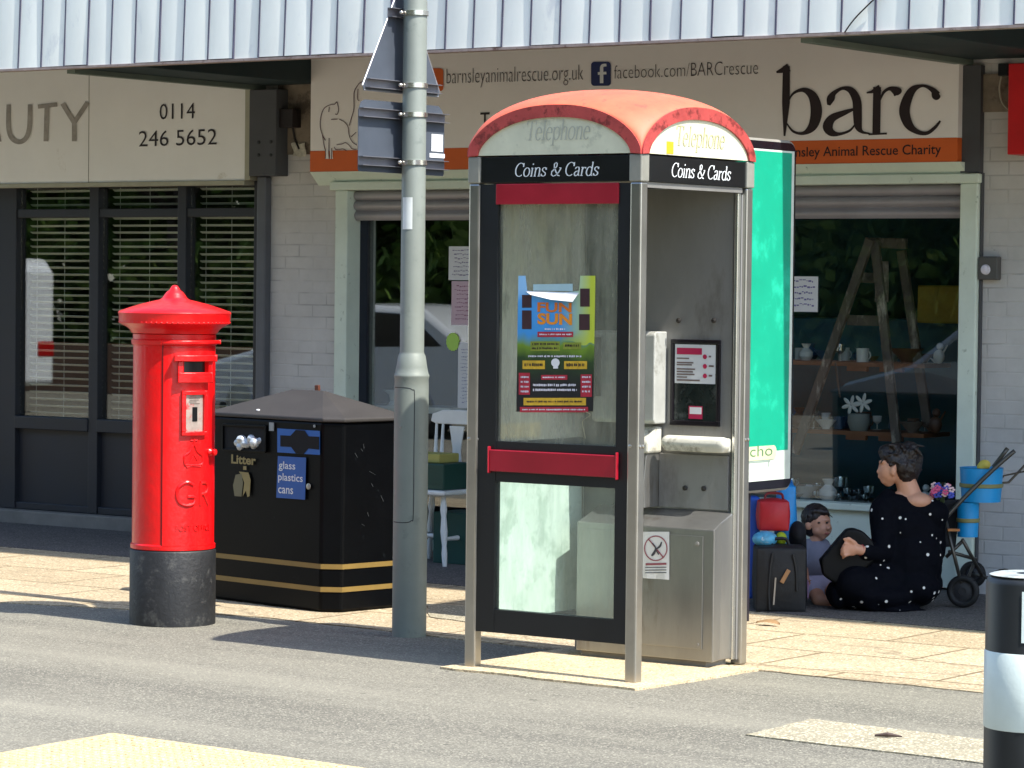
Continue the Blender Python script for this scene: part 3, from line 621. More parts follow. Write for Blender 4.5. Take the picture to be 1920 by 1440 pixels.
mb = MB(); mb.prism([(mid+.051, GY+.19), (xc-.001, GY), (xc-.001, GY+.006), (mid+.051, GY+.196)], (0, 0, rz1+.001), X3, Y3, Z3, SZ0+.1-rz1); mb.build('pane', glass_dim, wf2)
mb = MB(); mb.box(ix1+.001, mid-.051, GY, GY+.006, .3, SZ0+.1); mb.build('pane', glass_shop, wf2)
# dark steel column by the right frame, right-hand pier things
mb = MB(); mb.box(XR0+.004, wx(1846, 200), WY-.05, WY-.001, FZ+.02, 2.95).box(xd+.003, wx(1842), WY-.03, WY-.001, 0, FZ+.019); mb.build('steel_column', walld, bld)
mb = MB(); mb.box(wx(1847, 150), wx(1903, 150), WY-.02, WY-.001, wz(210, 1870), 2.9); mb.build('bare_render_patch', bare, bld)
t_ = thing('wall_lamp', PY(1859, 503, WY), 'small square grey lamp with a broken lens on the right wall', 'lamp')
q = PY(1860, 503, WY)
mb = MB(); mb.box(q.x-.06, q.x+.06, WY-.055, WY-.001, q.z-.065, q.z+.065); mb.build('case', M('lamp_case_grey', '#4e4d4a', .5), t_, bevel=.008)
mb = MB(); mb.lathe([(.03, 0), (.024, .012), (.01, .016)], q+V((-.012, -.055, -.008)), 14, (0, -1, 0)); mb.build('lens', M('lens_white', '#cfcad2', .2), t_)
rs = thing('red_sign', PY(1915, 200, SG), 'plain bright red sign box cut off at the right edge', 'sign')
mb = MB(); zr0 = PY(1915, 291, SG).z; zr1 = PY(1915, 121, SG).z; mb.box(PY(1905, 200, SG).x, -5.5, SG-.1, WY-.001, zr0, zr1); mb.build('board', M('sign_red', '#c20d14', .45), rs, bevel=.005)
t_ = thing('junction_box', PY(1885, 125, WY-.03), 'small black connector with a looped pale cable beside the red sign', 'junction box')
q = PY(1883, 131, WY-.04); mb = MB(); mb.box(q.x-.03, q.x+.03, q.y-.02, q.y+.035, q.z-.035, q.z+.035); mb.build('box', black, t_, bevel=.004)
mb = MB(); mb.tube([PY(a, b, WY-.035) for a, b in cr([(1878, 142), (1874, 165), (1878, 190), (1890, 205), (1903, 210)], 5)], .005, 6); mb.build('cable', M('pale_cable', '#a9a694', .5), t_)

# ------------------------------------------------------------------ things inside the charity window
wood = M('old_wood', '#544b44', .7, 0, .35, 14, .15, 40, col2='#a59b8e', thr=(.6, 9), stretch=(1, 1, .3))
shelfw = M('shelf_wood', '#74492f', .5, 0, .2, 6)
lx0, lx1 = PY(1475, 680, WY+.5).x, PY(1760, 680, WY+.5).x
for k_, (yy, lab) in enumerate(((683, 'upper brown shelf behind the charity shop glass'), (812, 'lower brown shelf of ornaments behind the charity shop glass'))):
    p = PY(1600, yy, WY+.42); mb = MB(); mb.box(lx0-1.2, lx1-.05, WY+.42, WY+.75, p.z-.012, p.z+.012)
    mb.box(lx0+.45, lx0+.58, WY+.43, WY+.46, p.z-.04, p.z-.0125).box(lx1-.35, lx1-.2, WY+.43, WY+.46, p.z-.04, p.z-.0125)
    tag(mb.build('shelf', shelfw), lab, 'shelf', 'shelves in the charity window')
mb = MB(); mb.box(lx0-2, XC1-.1, WY+.18, WY+.8, rz1-.06, rz1-.02); tag(mb.build('window_display_board', M('display_board', '#3d4542', .7)), 'dark display ledge along the foot of the charity shop window', 'ledge')
lt = thing('step_ladder', PY(1570, 900, WY+.33), 'old wooden A-frame step ladder standing behind the window glass', 'ladder')
LY = WY+.30
for (x0, y0, x1, y1, d) in ((1632, 448, 1490, 850, 0), (1640, 450, 1682, 830, .03), (1690, 470, 1740, 800, .25)):
    mb = MB(); mb.bar(PY(x0, y0, LY+d), PY(x1, y1, LY+d), .055, .03, (0, 1, 0)); mb.build('rail', wood, lt, bevel=.004)
for (x0, x1, y) in ((1632, 1700, 455), (1610, 1655, 520), (1590, 1665, 600)):
    mb = MB(); mb.bar(PY(x0, y, LY+.1), PY(x1, y+2, LY+.12), .03, .06); mb.build('tread', wood, lt)
mb = MB(); mb.tube([PY(1566, 680, LY), PY(1575, 745, LY)], .006, 5); mb.build('cord', wood, lt)
# ornaments
orn_w = M('white_china', '#c9cbc8', .25, 0, .05); orn_g = glass('cut_glass', (.85, .9, .92), .25); orn_b = M('blue_china', '#3c5672', .3); orn_k = M('brown_ornament', '#5c4030', .5, 0, .3)
def ornament(kind, q, s, lab, mat):
    mb = MB()
    if kind == 'vase': mb.lathe([(.25*s, 0), (.42*s, .25*s), (.4*s, .5*s), (.16*s, .75*s), (.3*s, 1*s), (.27*s, 1*s), (.12*s, .74*s)], q, 16)
    elif kind == 'bowl': mb.lathe([(.2*s, 0), (.22*s, .08*s), (.6*s, .5*s), (.57*s, .5*s), (.2*s, .12*s), (0, .1*s)], q, 18)
    elif kind == 'glass': mb.lathe([(.3*s, 0), (.3*s, .03*s), (.04*s, .06*s), (.04*s, .4*s), (.3*s, .6*s), (.34*s, 1*s), (.32*s, 1*s), (.27*s, .62*s)], q, 14)
    elif kind == 'mug': mb.lathe([(.4*s, 0), (.42*s, .9*s), (.38*s, .9*s), (.36*s, .1*s)], q, 16).tube([V(q)+V((.4*s+.18*s*math.sin(a), 0, .45*s+.25*s*math.cos(a))) for a in [i*math.pi/6 for i in range(7)]], .05*s, 6)
    else: mb.ell(V(q)+V((0, 0, .35*s)), (.3*s, .22*s, .35*s), 12, 8).ell(V(q)+V((.05*s, 0, .85*s)), .18*s, 10, 7).cap(V(q)+V((.2*s, 0, .5*s)), V(q)+V((.45*s, 0, .9*s)), .05*s, .03*s).cap(V(q)+V((-.2*s, 0, .1*s)), V(q)+V((-.45*s, 0, .25*s)), .08*s, .03*s)
    return tag(mb.build({'vase': 'vase', 'bowl': 'bowl', 'glass': 'drinking_glass', 'mug': 'mug'}.get(kind, 'figurine'), mat, smooth=True), lab, {'vase': 'vase', 'bowl': 'bowl', 'glass': 'glass', 'mug': 'mug'}.get(kind, 'figurine'), 'ornaments in the charity window')
def on_shelf(x, yy, Y=WY+.55): p = PY(x, yy, Y); return p
sh1 = PY(1600, 683, WY+.42).z+.0125; sh2 = PY(1600, 812, WY+.42).z+.0125; sh0 = rz1-.0195
def put(x, Y, z): return V((PY(x, 700, Y).x, Y, z))
ornament('mug', put(1617, WY+.5, sh1), .09, 'white mug on the upper shelf between the ladder legs', orn_w)
ornament('bowl', put(1700, WY+.55, sh1), .17, 'wide dull pottery bowl towards the right end of the upper shelf', orn_k)
ornament('vase', put(1511, WY+.55, sh1), .10, 'small white vase at the left end of the upper shelf', orn_w)
ornament('figure', put(1760, WY+.55, sh1), .12, 'pale figurine at the right end of the upper shelf', orn_w)
ornament('bowl', put(1548, WY+.6, sh1), .12, 'blue bowl on the upper shelf left of the white mug', orn_b)
ornament('glass', put(1575, WY+.6, sh1), .10, 'stemmed glass on the upper shelf just left of the white mug', orn_g)
ornament('vase', put(1500, WY+.55, sh2), .12, 'grey brown vase at the left end of the lower shelf', orn_k)
ornament('bowl', put(1550, WY+.52, sh2), .11, 'white bowl on the lower shelf left of the flower ornament', orn_w)
ornament('glass', put(1527, WY+.5, sh2), .11, 'stemmed glass near the left end of the lower shelf', orn_g)
ornament('mug', put(1575, WY+.6, sh2), .08, 'blue mug on the lower shelf beside the flower ornament', orn_b)
ornament('bowl', put(1712, WY+.5, sh2), .13, 'shiny pale bowl on the right half of the lower shelf', M('silver_bowl', '#b8b8b0', .2, .8))
ornament('figure', put(1755, WY+.55, sh2), .14, 'dark brown figurine at the right end of the lower shelf', orn_k)
# white flower ornament
fl = thing('flower_ornament', put(1617, WY+.48, sh2), 'white china lilies in a grey pot on the lower shelf', 'ornament')
q = put(1612, WY+.48, sh2); mb = MB(); mb.lathe([(.05, 0), (.07, .05), (.065, .1), (.05, .1)], q, 16); mb.build('pot', M('pot_grey', '#6f7470', .5), fl, smooth=True)
mb = MB()
for dx, dz in ((-.045, .15), (.035, .165)):
    for i in range(6):
        a = i*math.pi/3+.3; c = q+V((dx, -.01, dz)); mb.ell(c+V((.035*math.cos(a), -.01, .03*math.sin(a))), (.03, .006, .012), 8, 6, Matrix.Rotation(-a, 3, 'Y'))
mb.build('petals', orn_w, fl, smooth=True)
lowk = (('glass', .12), ('bowl', .16), ('glass', .09), ('vase', .13), ('glass', .14), ('bowl', .12), ('glass', .1), ('figure', .12), ('glass', .13))
wh_ = ('at the left end of the window ledge behind the poster panel', 'left on the window ledge above the red bag', 'on the window ledge above the toddler, second glass from the left', 'on the window ledge above the toddler', 'tallest on the window ledge left of the woman', 'on the window ledge just left of the woman', 'on the window ledge beside the head of the woman', 'on the window ledge right of the woman', 'at the right end of the window ledge above the flowers')
for i, (kd, s) in enumerate(lowk):
    ornament(kd, put((1490, 1512, 1535, 1556, 1580, 1606, 1632, 1738, 1765)[i], WY+.38+.08*(i % 3), sh0), s, ('clear ', 'pale ', 'clear ', 'white ', 'clear ', 'glass ', 'clear ', 'white ', 'clear ')[i]+{'glass': 'stemmed glass ', 'bowl': 'bowl ', 'vase': 'vase ', 'figure': 'figurine '}[kd]+wh_[i], orn_g if i % 2 == 0 or i == 5 else orn_w)
rq = random.Random(21); ORD = ('first', 'second', 'third', 'fourth', 'fifth', 'sixth', 'seventh', 'eighth', 'ninth', 'tenth', 'eleventh', 'twelfth', 'thirteenth')
for i in range(13): ornament(('glass', 'bowl', 'vase')[i % 3 if i % 4 else 0], put(1486+i*11.5+rq.uniform(-3, 3), WY+.30+.1*(i % 4), sh0), rq.uniform(.05, .09), ORD[i]+' small clear glass piece from the left, front row of the window ledge', orn_g)
for i in range(9): ornament(('mug', 'vase', 'bowl')[i % 3], put(1495+i*29+rq.uniform(-5, 5), WY+.68, sh1), rq.uniform(.06, .11), ORD[i]+' little china piece from the left, back row of the upper shelf', (orn_w, orn_b, orn_k)[(i*7) % 3])
for i in range(9): ornament(('vase', 'mug', 'glass')[i % 3], put(1492+i*31+rq.uniform(-5, 5), WY+.68, sh2), rq.uniform(.06, .12), ORD[i]+' little china piece from the left, back row of the lower shelf', (orn_b, orn_w, orn_k)[(i*5) % 3])
# hanging cloths, yellow box, teal drawers
mb = MB(); p = PY(1764, 580, WY+.95); mb.box(p.x-.16, p.x+.2, p.y, p.y+.3, PY(1764, 600, WY+.95).z-.02, PY(1764, 535, WY+.95).z); tag(mb.build('yellow_box', M('mustard', '#8f7a1c', .6), bevel=.01), 'mustard yellow box deep inside the charity shop behind the ladder', 'box')
mb = MB(); p = PY(1655, 490, WY+.5)
mb.grid(lambda a, b: p+V(((a-.5)*.05*(1+b), .02*math.sin(14*a+3*b), -.24*b)), 10, 8); o = mb.build('hanging_scarf', M('striped_cloth', '#8b8073', .8, 0, .5, 40)); o.modifiers.new('s', 'SOLIDIFY').thickness = .003
tag(o, 'crumpled pale scarf hanging from the top of the step ladder', 'scarf')
mb = MB(); p0_ = PY(1480, 700, WY+1.2); mb.box(p0_.x-.6, XC1-.2, WY+1.2, WY+1.55, .08, sh1+.25); tag(mb.build('teal_cabinet', M('cabinet_teal', '#0e4a5c', .5, 0, .15), bevel=.01), 'teal painted cabinet standing behind the shelves in the charity shop', 'cabinet')
p = PY(740, 760, WY+.35); mb = MB(); mb.lathe([(.05, 0), (.03, .03), (.04, .07), (.075, .1), (.07, .1), (.03, .07)], p, 16); mb.box(p.x-.3, p.x+.5, WY+.28, WY+.6, p.z-.04, p.z-.001)
tag(mb.build('pedestal_bowl', orn_w, smooth=True), 'white pedestal bowl on a ledge inside the window left of the lamp post', 'bowl')
# papers stuck inside / on the glass
def poster(name, x0, y0, x1, y1, lab, mat, marks, cat='poster', Y=GY-.004, ink='#7b7490'):
    a = PY(x0, y1, Y); b = PY(x1, y1, Y); c = PY(x0, y0, Y); t = thing(name, a, lab, cat, None)
    mb = MB(); mb.box(a.x, b.x, Y, Y+.002, a.z, c.z); mb.build('sheet', mat, t)
    mb = MB()
    for (u0, v0, u1, v1) in marks: mb.box(a.x+(b.x-a.x)*u0, a.x+(b.x-a.x)*u1, Y-.0015, Y-.0005, a.z+(c.z-a.z)*v0, a.z+(c.z-a.z)*v1)
    if marks: mb.build('print', M('print_'+ink[1:], ink, .7, 0, .3, 60), t)
    return t
rnd = random.Random(3)
def scrib(rows, k=.75):
    out = []; rows = int(rows*1.8)
    for r in range(rows):
        v = .9-.85*r/rows; u = .1+rnd.random()*.1
        while u < k+.1: w_ = .02+rnd.random()*.07; q_ = rnd.uniform(-.12, .12)/rows; out.append((u, v-rnd.uniform(.1, .26)/rows+q_, min(u+w_, .92), v+q_)); u += w_+.02
    return out
poster('window_poster', 841, 462, 900, 525, 'white paper notice with faint writing, topmost in the charity shop window', paper, scrib(4))
poster('window_poster', 846, 527, 902, 609, 'pinkish notice with pictures below the white notice in the shop window', M('pink_paper', '#c2a9b2', .7), scrib(5), ink='#8c5f74')
poster('window_poster', 858, 642, 902, 765, 'long white list low in the shop window below the green star', paper, scrib(9), ink='#8f93a6')
poster('window_poster', 1470, 518, 1533, 584, 'white handwritten notice in the window right of the green panel', paper, scrib(3), ink='#6f6a98', Y=GY-.006+.19*(xc-PY(1500, 550, GY).x)/(xc-mid))
mb = MB(); c = PY(849, 641, GY-.004); pts = []
for i in range(32): a = 2*math.pi*i/32; r = (.052 if i % 2 else .047); pts.append((r*math.cos(a)*1.05, r*math.sin(a)*1.15))
mb.prism(pts, c, X3, Z3, Y3, .002); tag(mb.build('star_sticker', M('lime_sticker', '#a7cf5a', .6)), 'lime green scalloped star sticker on the shop window', 'sticker')

# ------------------------------------------------------------------ phone kiosk
K = thing('phone_kiosk', ((KX0+KX1)/2, (KY0+KY1)/2, 0), 'stainless steel telephone kiosk with faded red domed roof', 'phone kiosk')
PS = .056; BZ = EZ-.118
for (x, y) in ((KX0, KY0), (KX1, KY0), (KX1, KY1), (KX0, KY1)):
    mb = MB(); mb.box(x-PS/2, x+PS/2, y-PS/2, y+PS/2, .006, BZ-.001)
    o = mb.build('corner_post', steel_b, K, bevel=.008)
    mb = MB(); mb.box(x-PS/2-.004, x+PS/2+.004, y-PS/2-.004, y+PS/2+.004, BZ, EZ); mb.build('corner_cap', M('cap_grey', '#8b8a80', .5, .3, .12, 10), o, bevel=.006)
    mb = MB()
    for s in (-1, 1): mb.lathe([(.008, 0), (.008, .004), (.003, .006)], (x+PS/2, y+s*.012, 1.02), 8, (1, 0, 0))
    mb.lathe([(.008, 0), (.008, .004), (.003, .006)], (x-.012, y-PS/2, 1.02), 8, (0, -1, 0)); mb.build('screw', steel_b, o)
# header bands
for (a, b, c, d) in ((KX0+PS/2+.006, KX1-PS/2-.006, KY0-.022, KY0+.01), (KX0+PS/2+.006, KX1-PS/2-.006, KY1-.01, KY1+.022)):
    mb = MB(); mb.box(a, b, c, d, BZ+.003, EZ-.003); mb.build('header_band', black, K, bevel=.002)
for (a, b) in ((KX1-.01, KX1+.022), (KX0-.022, KX0+.01)):
    mb = MB(); mb.box(a, b, KY0+PS/2+.006, KY1-PS/2-.006, BZ+.003, EZ-.003); mb.build('header_band', black, K, bevel=.002)
mb = MB(); mb.box(KX0+.03, KX1-.03, KY0+.03, KY1-.03, BZ+.02, BZ+.04); mb.build('ceiling', M('kiosk_ceiling', '#8f8b80', .6), K)
mb = MB(); mb.box(KX1-.012, KX1+.012, KY0+.04, KY1-.04, BZ-.022, BZ+.001); mb.build('door_track', steel_d, K)
a = PY(964, 331, KY0-.0226); b = PY(1122, 329, KY0-.0226); mb = MB(); serif(mb, 'Coins & Cards', a, X3, Z3, -Y3, b.x-a.x, .058); 
a = PX(1258, 331, KX1+.0226); b = PX(1369, 338, KX1+.0226); serif(mb, 'Coins & Cards', a, Y3, Z3, X3, b.y-a.y, .060); mb.build('lettering', white_ink, K)
# arches, lunettes, dome
AH = .206
def arch(u): t = abs(2*u-1); return (max(0, 1-t**2.25))**.62
def dome(a, b):
    A, B = arch(a), arch(b); e = .03
    return V((KX0-e+(KX1-KX0+2*e)*a, KY0-e+(KY1-KY0+2*e)*b, EZ+.012+AH*(1-(1-A)*(1-B))+.088*(A*B)**1.3))
def ease(t): return .5-.5*math.cos(math.pi*t)
mb = MB(); mb.grid(lambda a, b: dome(ease(a), ease(b)), 56, 56); mb.build('roof_dome', redroof, K, smooth='all')
def arc_trim(side):
    tr = MB(); lu = MB(); n_ = 48; w_ = .052; e = .030
    if side == 'f': fn = lambda u, z, d: V((KX0-e+(KX1-KX0+2*e)*u, KY0-e-d, EZ+z)); L_ = KX1-KX0+2*e
    elif side == 'b': fn = lambda u, z, d: V((KX1+e-(KX1-KX0+2*e)*u, KY1+e+d, EZ+z)); L_ = KX1-KX0+2*e
    elif side == 'r': fn = lambda u, z, d: V((KX1+e+d, KY0-e+(KY1-KY0+2*e)*u, EZ+z)); L_ = KY1-KY0+2*e
    else: fn = lambda u, z, d: V((KX0-e-d, KY1+e-(KY1-KY0+2*e)*u, EZ+z)); L_ = KY1-KY0+2*e
    O, I = [], []
    for i in range(n_+1):
        u = ease(i/n_); z = .013+AH*arch(u); O.append((u, z))
    k0 = w_/L_
    for i in range(n_+1):
        u = k0+(1-2*k0)*ease(i/n_); z = .004+(AH-.045)*arch((u-k0)/(1-2*k0)); I.append((u, z))
    O[0] = (0, 0); O[-1] = (1, 0)
    vs = [fn(u, z, .008) for u, z in O]+[fn(u, z, .008) for u, z in I]+[fn(u, z, -.006) for u, z in O]+[fn(u, z, -.006) for u, z in I]; m_ = n_+1
    fs = []
    for i in range(n_): fs += [(m_+i, m_+i+1, i+1, i), (i, i+1, 2*m_+i+1, 2*m_+i), (3*m_+i, 3*m_+i+1, m_+i+1, m_+i), (2*m_+i, 2*m_+i+1, 3*m_+i+1, 3*m_+i)]
    tr.add(vs, fs); tr.build('roof_arch', redroof2, K, smooth=True)
    lu.add([fn(u, z, -.002) for u, z in I], [list(range(m_))]); lu.build('lunette', cream, K)
    return fn
for s in 'fbrl': arc_trim(s)
mb = MB(); a = PY(985, 263, KY0-.030); b = PY(1105, 261, KY0-.030); serif(mb, 'Telephone', a, X3, Z3, -Y3, b.x-a.x, .085, thick=.07, thin=.02); mb.build('faded_lettering', grey_ink.copy(), K)
mb = MB(); a = PX(1266, 271, KX1+.030); b = PX(1358, 276, KX1+.030); serif(mb, 'Telephone', a, Y3, Z3, X3, b.y-a.y, .085, thick=.08, thin=.03); mb.build('faded_lettering', M('olive_ghost', '#b5b188', .6, 0, .2), K)
mb = MB(); a = PX(1250, 288, KX1+.0295); b = PX(1263, 266, KX1+.0295); mb.box(KX1+.0285, KX1+.0297, a.y, b.y, a.z, b.z); mb.build('sticker', M('yellow_sticker', '#e0a020', .5), K)
# front door side
DY = KY0
def kx(x, y=700, Y=DY): return PY(x, y, Y).x
def kz(y, x=1045, Y=DY): return PY(x, y, Y).z
xi0, xi1 = kx(905), kx(1183)
lx, rx = kx(935), kx(1160)
zT, zB0, zB1 = BZ-.004, kz(1152, 1045), kz(1196, 1045)
door = MB()
door.box(xi0-.03, lx, DY-.018, DY+.022, zB1, zT).box(rx, xi1+.03, DY-.018, DY+.022, zB1, zT)
door.box(lx+.0005, rx-.0005, DY-.016, DY+.022, zB1, zB0).box(lx+.0005, rx-.0005, DY-.016, DY+.022, kz(909), kz(832))
door.box(lx+.0005, rx-.0005, DY-.010, DY+.022, kz(345), zT)
dr = door.build('door', rubber, K, bevel=.008)
mb = MB(); mb.box(lx-.008, rx+.004, DY-.026, DY-.0165, kz(383), kz(344)); mb.build('red_band', crimson, dr, bevel=.003)
mb = MB(); mb.box(lx-.0215, rx+.0115, DY-.036, DY-.0185, kz(889), kz(848)); mb.box(lx-.030, lx-.022, DY-.040, DY-.0185, kz(893), kz(842)).box(rx+.012, rx+.020, DY-.040, DY-.0185, kz(893), kz(842)); mb.build('handle', crimson, dr, bevel=.006)
mb = MB(); mb.box(lx, rx, DY, DY+.006, kz(832), kz(345)); mb.build('upper_glass', glass_door, dr)
mb = MB(); mb.box(lx, rx, DY, DY+.006, zB0, kz(909)); mb.build('lower_glass', glass_low, dr)
mb = MB(); mb.box(xi0-.035, xi0-.031, DY-.012, DY+.012, .12, zT); mb.build('seal', steel_d, dr)
# left side wall (solid lower panel of dirty white glass) and back wall of steel
side_w = M('dirty_white_panel', '#bccbc0', .5, 0, .1, 5, .05, 60, col2='#a3b5a8', thr=(.54, 7))
side_u = M('grimy_upper_panel', '#c4c1ae', .5, 0, .16, 4, .04, 60, col2='#8f8d7e', thr=(.55, 6), stretch=(1, 1, .4))
mb = MB(); mb.box(KX0-.01, KX0+.008, KY0+PS/2+.001, KY1-PS/2-.001, .20, .96); mb.build('side_panel', side_w, K)
mb = MB(); mb.box(KX0-.01, KX0+.008, KY0+PS/2+.001, KY1-PS/2-.001, 1.0, BZ); mb.build('side_panel', side_u, K)
mb = MB(); mb.box(KX0-.016, KX0+.014, KY0+PS/2+.001, KY1-PS/2-.001, .961, .999).box(KX0-.016, KX0+.014, KY0+PS/2+.001, KY1-PS/2-.001, .16, .199); mb.build('side_rail', rubber, K, bevel=.003)
IB = KY1-.045
xdk = bx0 = PY(1196, 700, IB).x
mb = MB(); mb.box(xdk, KX1-PS/2-.001, IB, KY1+.01, .24, BZ); mb.build('back_panel', steel_d, K)
mb = MB(); mb.box(KX0+PS/2+.001, xdk-.001, IB, KY1+.01, .24, BZ); mb.build('back_panel', M('dark_back_panel', '#2c3230', .35, .1, .4, 6, col2='#56605a', thr=(.6, 5)), K)
mb = MB(); mb.box(KX0+PS/2+.001, KX1-PS/2-.001, KY1-.03, KY1+.008, .05, .239); mb.build('kick_plate', rubber, K)
# open right side: inner jamb strip
mb = MB(); mb.box(KX1-.012, KX1+.004, KY1-PS/2-.035, KY1-PS/2-.008, .03, BZ-.023); mb.build('jamb_strip', M('bright_steel', '#d0cfc9', .22, .9, .08), K, bevel=.003)
mb = MB(); mb.tube([(KX1+.005, KY1-PS/2-.002, .03), (KX1+.006, KY1-PS/2-.003, .6), (KX1+.004, KY1-PS/2-.001, BZ-.03)], .006, 6); mb.build('pipe', steel_d, K)
# pedestal cabinet along the back
PYF = IB-.20
def bx_(x, y, Y): return PY(x, y, Y).x
pc0 = KX0+PS/2+.10; pc1 = bx_(1338, 1100, PYF); pcr = KX1-.004
PT = PY(1270, 990, PYF).z; PB = .035
mb = MB(); pz = PT+.07
mb.add([(pc0, PYF, PB), (pc1, PYF, PB), (pcr, PYF+.09, PB), (pcr, IB-.001, PB), (pc0, IB-.001, PB),
        (pc0, PYF, PT), (pc1, PYF, PT), (pcr, PYF+.09, PT+.03), (pcr, IB-.001, pz), (pc0, IB-.001, pz)],
       [(4, 3, 2, 1, 0), (0, 1, 6, 5), (1, 2, 7, 6), (2, 3, 8, 7), (3, 4, 9, 8), (4, 0, 5, 9), (5, 6, 7, 8, 9)])
pd = mb.build('equipment_cabinet', steel, K, bevel=.005)
mb = MB(); mb.box(pc0+.03, pc1-.055, PYF-.006, PYF-.001, .09, PT-.03); mb.build('cabinet_door', steel, pd, bevel=.002)
mb = MB(); mb.lathe([(.011, 0), (.011, .004), (.004, .006)], (pc1-.085, PYF-.006, PT-.065), 12, (0, -1, 0)).lathe([(.007, 0), (.007, .004)], (pc1-.075, PYF-.006, .11), 10, (0, -1, 0)); mb.build('lock', steel_d, pd)
mb = MB(); mb.box(pc0+.02, pcr-.03, PYF+.02, IB-.01, .006, PB-.001); mb.build('plinth', plinth_m, pd)
# backrest panel above the cabinet, leaning rail, curved bracket
BY = IB-.012
mb = MB(); mb.box(bx_(1235, 900, BY), KX1-PS/2-.004, BY, IB-.001, pz+.004, PY(1300, 852, BY).z); mb.build('lower_backplate', steel_d, K, bevel=.003)
mb = MB()
for x, y in ((1285, 915), (1320, 916), (1273, 601), (1339, 601)): mb.lathe([(.012, 0), (.012, .006), (.005, .01)], PY(x, y, BY), 10, (0, -1, 0))
mb.build('bolt', M('dark_bolt2', '#3c3834', .4, .5), K)
rail_m = M('worn_cream_rail', '#c4c2b4', .5, 0, .15, 9, .1, 40, col2='#8e8a7c', thr=(.58, 10))
zr = PY(1300, 832, IB-.06).z; mb = MB(); r0, r1 = bx_(1240, 830, IB-.06), bx_(1371, 833, IB-.06)
mb.cap((r0+.04, IB-.06, zr), (r1-.045, IB-.06, zr), .036, .036); mb.box(r0+.03, r1-.03, IB-.085, IB-.002, zr-.036, zr+.028); mb.build('leaning_rail', rail_m, K, remesh=.006, soft=3)
# telephone housing on the left of the back wall with curved side bracket
hx1 = bx_(1226, 700, IB-.11); hz0, hz1 = PY(1230, 796, IB-.13).z, PY(1230, 622, IB-.13).z
mb = MB(); mb.prism([(0, 0), (.09, 0), (.105, .015), (.105, hz1-hz0-.015), (.09, hz1-hz0), (0, hz1-hz0)], (hx1-.34, IB-.001, hz0), -Y3, Z3, X3, .34); ph = mb.build('telephone_housing', M('phone_body_white', '#b4b5ae', .4, .2, .15, 5, col2='#8b8a80', thr=(.6, 6)), K, bevel=.006)
mb = MB(); mb.box(hx1-.33, hx1-.29, IB-.14, IB-.106, hz0+.12, hz1-.03).cap((hx1-.31, IB-.155, hz1-.06), (hx1-.31, IB-.155, hz0+.12), .018, .018); mb.build('handset', black, ph)
mb = MB()
for i in range(4):
    for j in range(3): mb.box(hx1-.19+.035*j, hx1-.165+.035*j, IB-.112, IB-.106, hz0+.11+.035*i, hz0+.135+.035*i)
mb.build('keypad', steel_b, ph, bevel=.002)
mb = MB(); mb.box(hx1-.2, hx1-.08, IB-.111, IB-.106, hz0+.28, hz0+.35); mb.build('display', black, ph)
mb = MB(); bp = [(0, 0)]+[(.16-.10*math.sin(math.pi*i/16)**2*0-(.04*(i/8)**2), .42*i/8*1.0) for i in range(9)]
sidep = cr([(1205, 985), (1206, 930), (1212, 880), (1228, 850), (1240, 838)], 6)
mb = MB(); zlo = pz+.005
mb.prism([(0, 0), (.13, 0), (.135, .12), (.12, .22), (.08, .30), (.04, .34), (0, .345)], (hx1-.05, IB-.001, zlo), -Y3, Z3, X3, .02); mb.build('curved_bracket', steel, K, bevel=.003)
mb = MB(); mb.prism([(0, 0), (.12, 0), (.12, .05), (.06, .12), (0, .12)], (hx1-.09, IB-.001, zr-.05), -Y3, Z3, X3, .07); mb.build('shelf_end', rail_m, K, bevel=.01)
# notice frame
n0 = PY(1255, 797, IB-.014); n1 = PY(1350, 638, IB-.014); N_ = MB(); Yn = IB-.014
fw_ = .018
N_.box(n0.x, n1.x, Yn, IB-.001, n0.z, n0.z+fw_*1.3).box(n0.x, n1.x, Yn, IB-.001, n1.z-fw_, n1.z).box(n0.x, n0.x+fw_, Yn, IB-.001, n0.z+fw_*1.3+.0002, n1.z-fw_-.0002).box(n1.x-fw_, n1.x, Yn, IB-.001, n0.z+fw_*1.3+.0002, n1.z-fw_-.0002)
nf = N_.build('notice_frame', M('maroon_black', '#120d14', .3, 0, .2), K, bevel=.003)
mb = MB(); mb.box(n0.x+fw_, n1.x-fw_, IB-.006, IB-.002, n0.z+.02, n1.z-fw_); mb.build('notice_backing', M('notice_dark', '#1c2422', .2, 0, .4, 14, col2='#4b4f4c', thr=(.58, 9)), nf)
def nbox(mb, x0, y0, x1, y1, d=.009): a = PY(x0, y1, IB-d); b = PY(x1, y0, IB-d); mb.box(a.x, b.x, IB-d, IB-d+.0012, a.z, b.z)
mb = MB(); nbox(mb, 1265, 647, 1342, 718, .0085); mb.build('notice_sheet', paper, nf)
mb = MB(); nbox(mb, 1269, 653, 1316, 664, .0105)
for y in (669, 687, 705): disc(mb, PY(1324, y, IB).x, PY(1324, y, IB-.011).z, .011, lambda a, b, l_: V((a, IB-.0108, b)), 0, 12)
nbox(mb, 1291, 762, 1317, 785, .0085); mb.build('notice_red', M('notice_crimson', '#b01848', .5), nf)
mb = MB(); nbox(mb, 1293, 764, 1315, 776, .0105); mb.build('notice_label', paper, nf)
mb = MB()
for i, (y, x1_) in enumerate(((671, 1292), (679, 1300), (683, 1297), (691, 1303), (696, 1299), (701, 1302), (706, 1288), (712, 1312))): nbox(mb, 1269, y, x1_, y+1.6, .0105)
for y, x1_ in ((671, 1333), (689, 1338), (707, 1335)): nbox(mb, 1329, y-4, x1_, y-1, .0105)
mb.build('notice_print', M('print_brown', '#6b5b55', .6), nf)
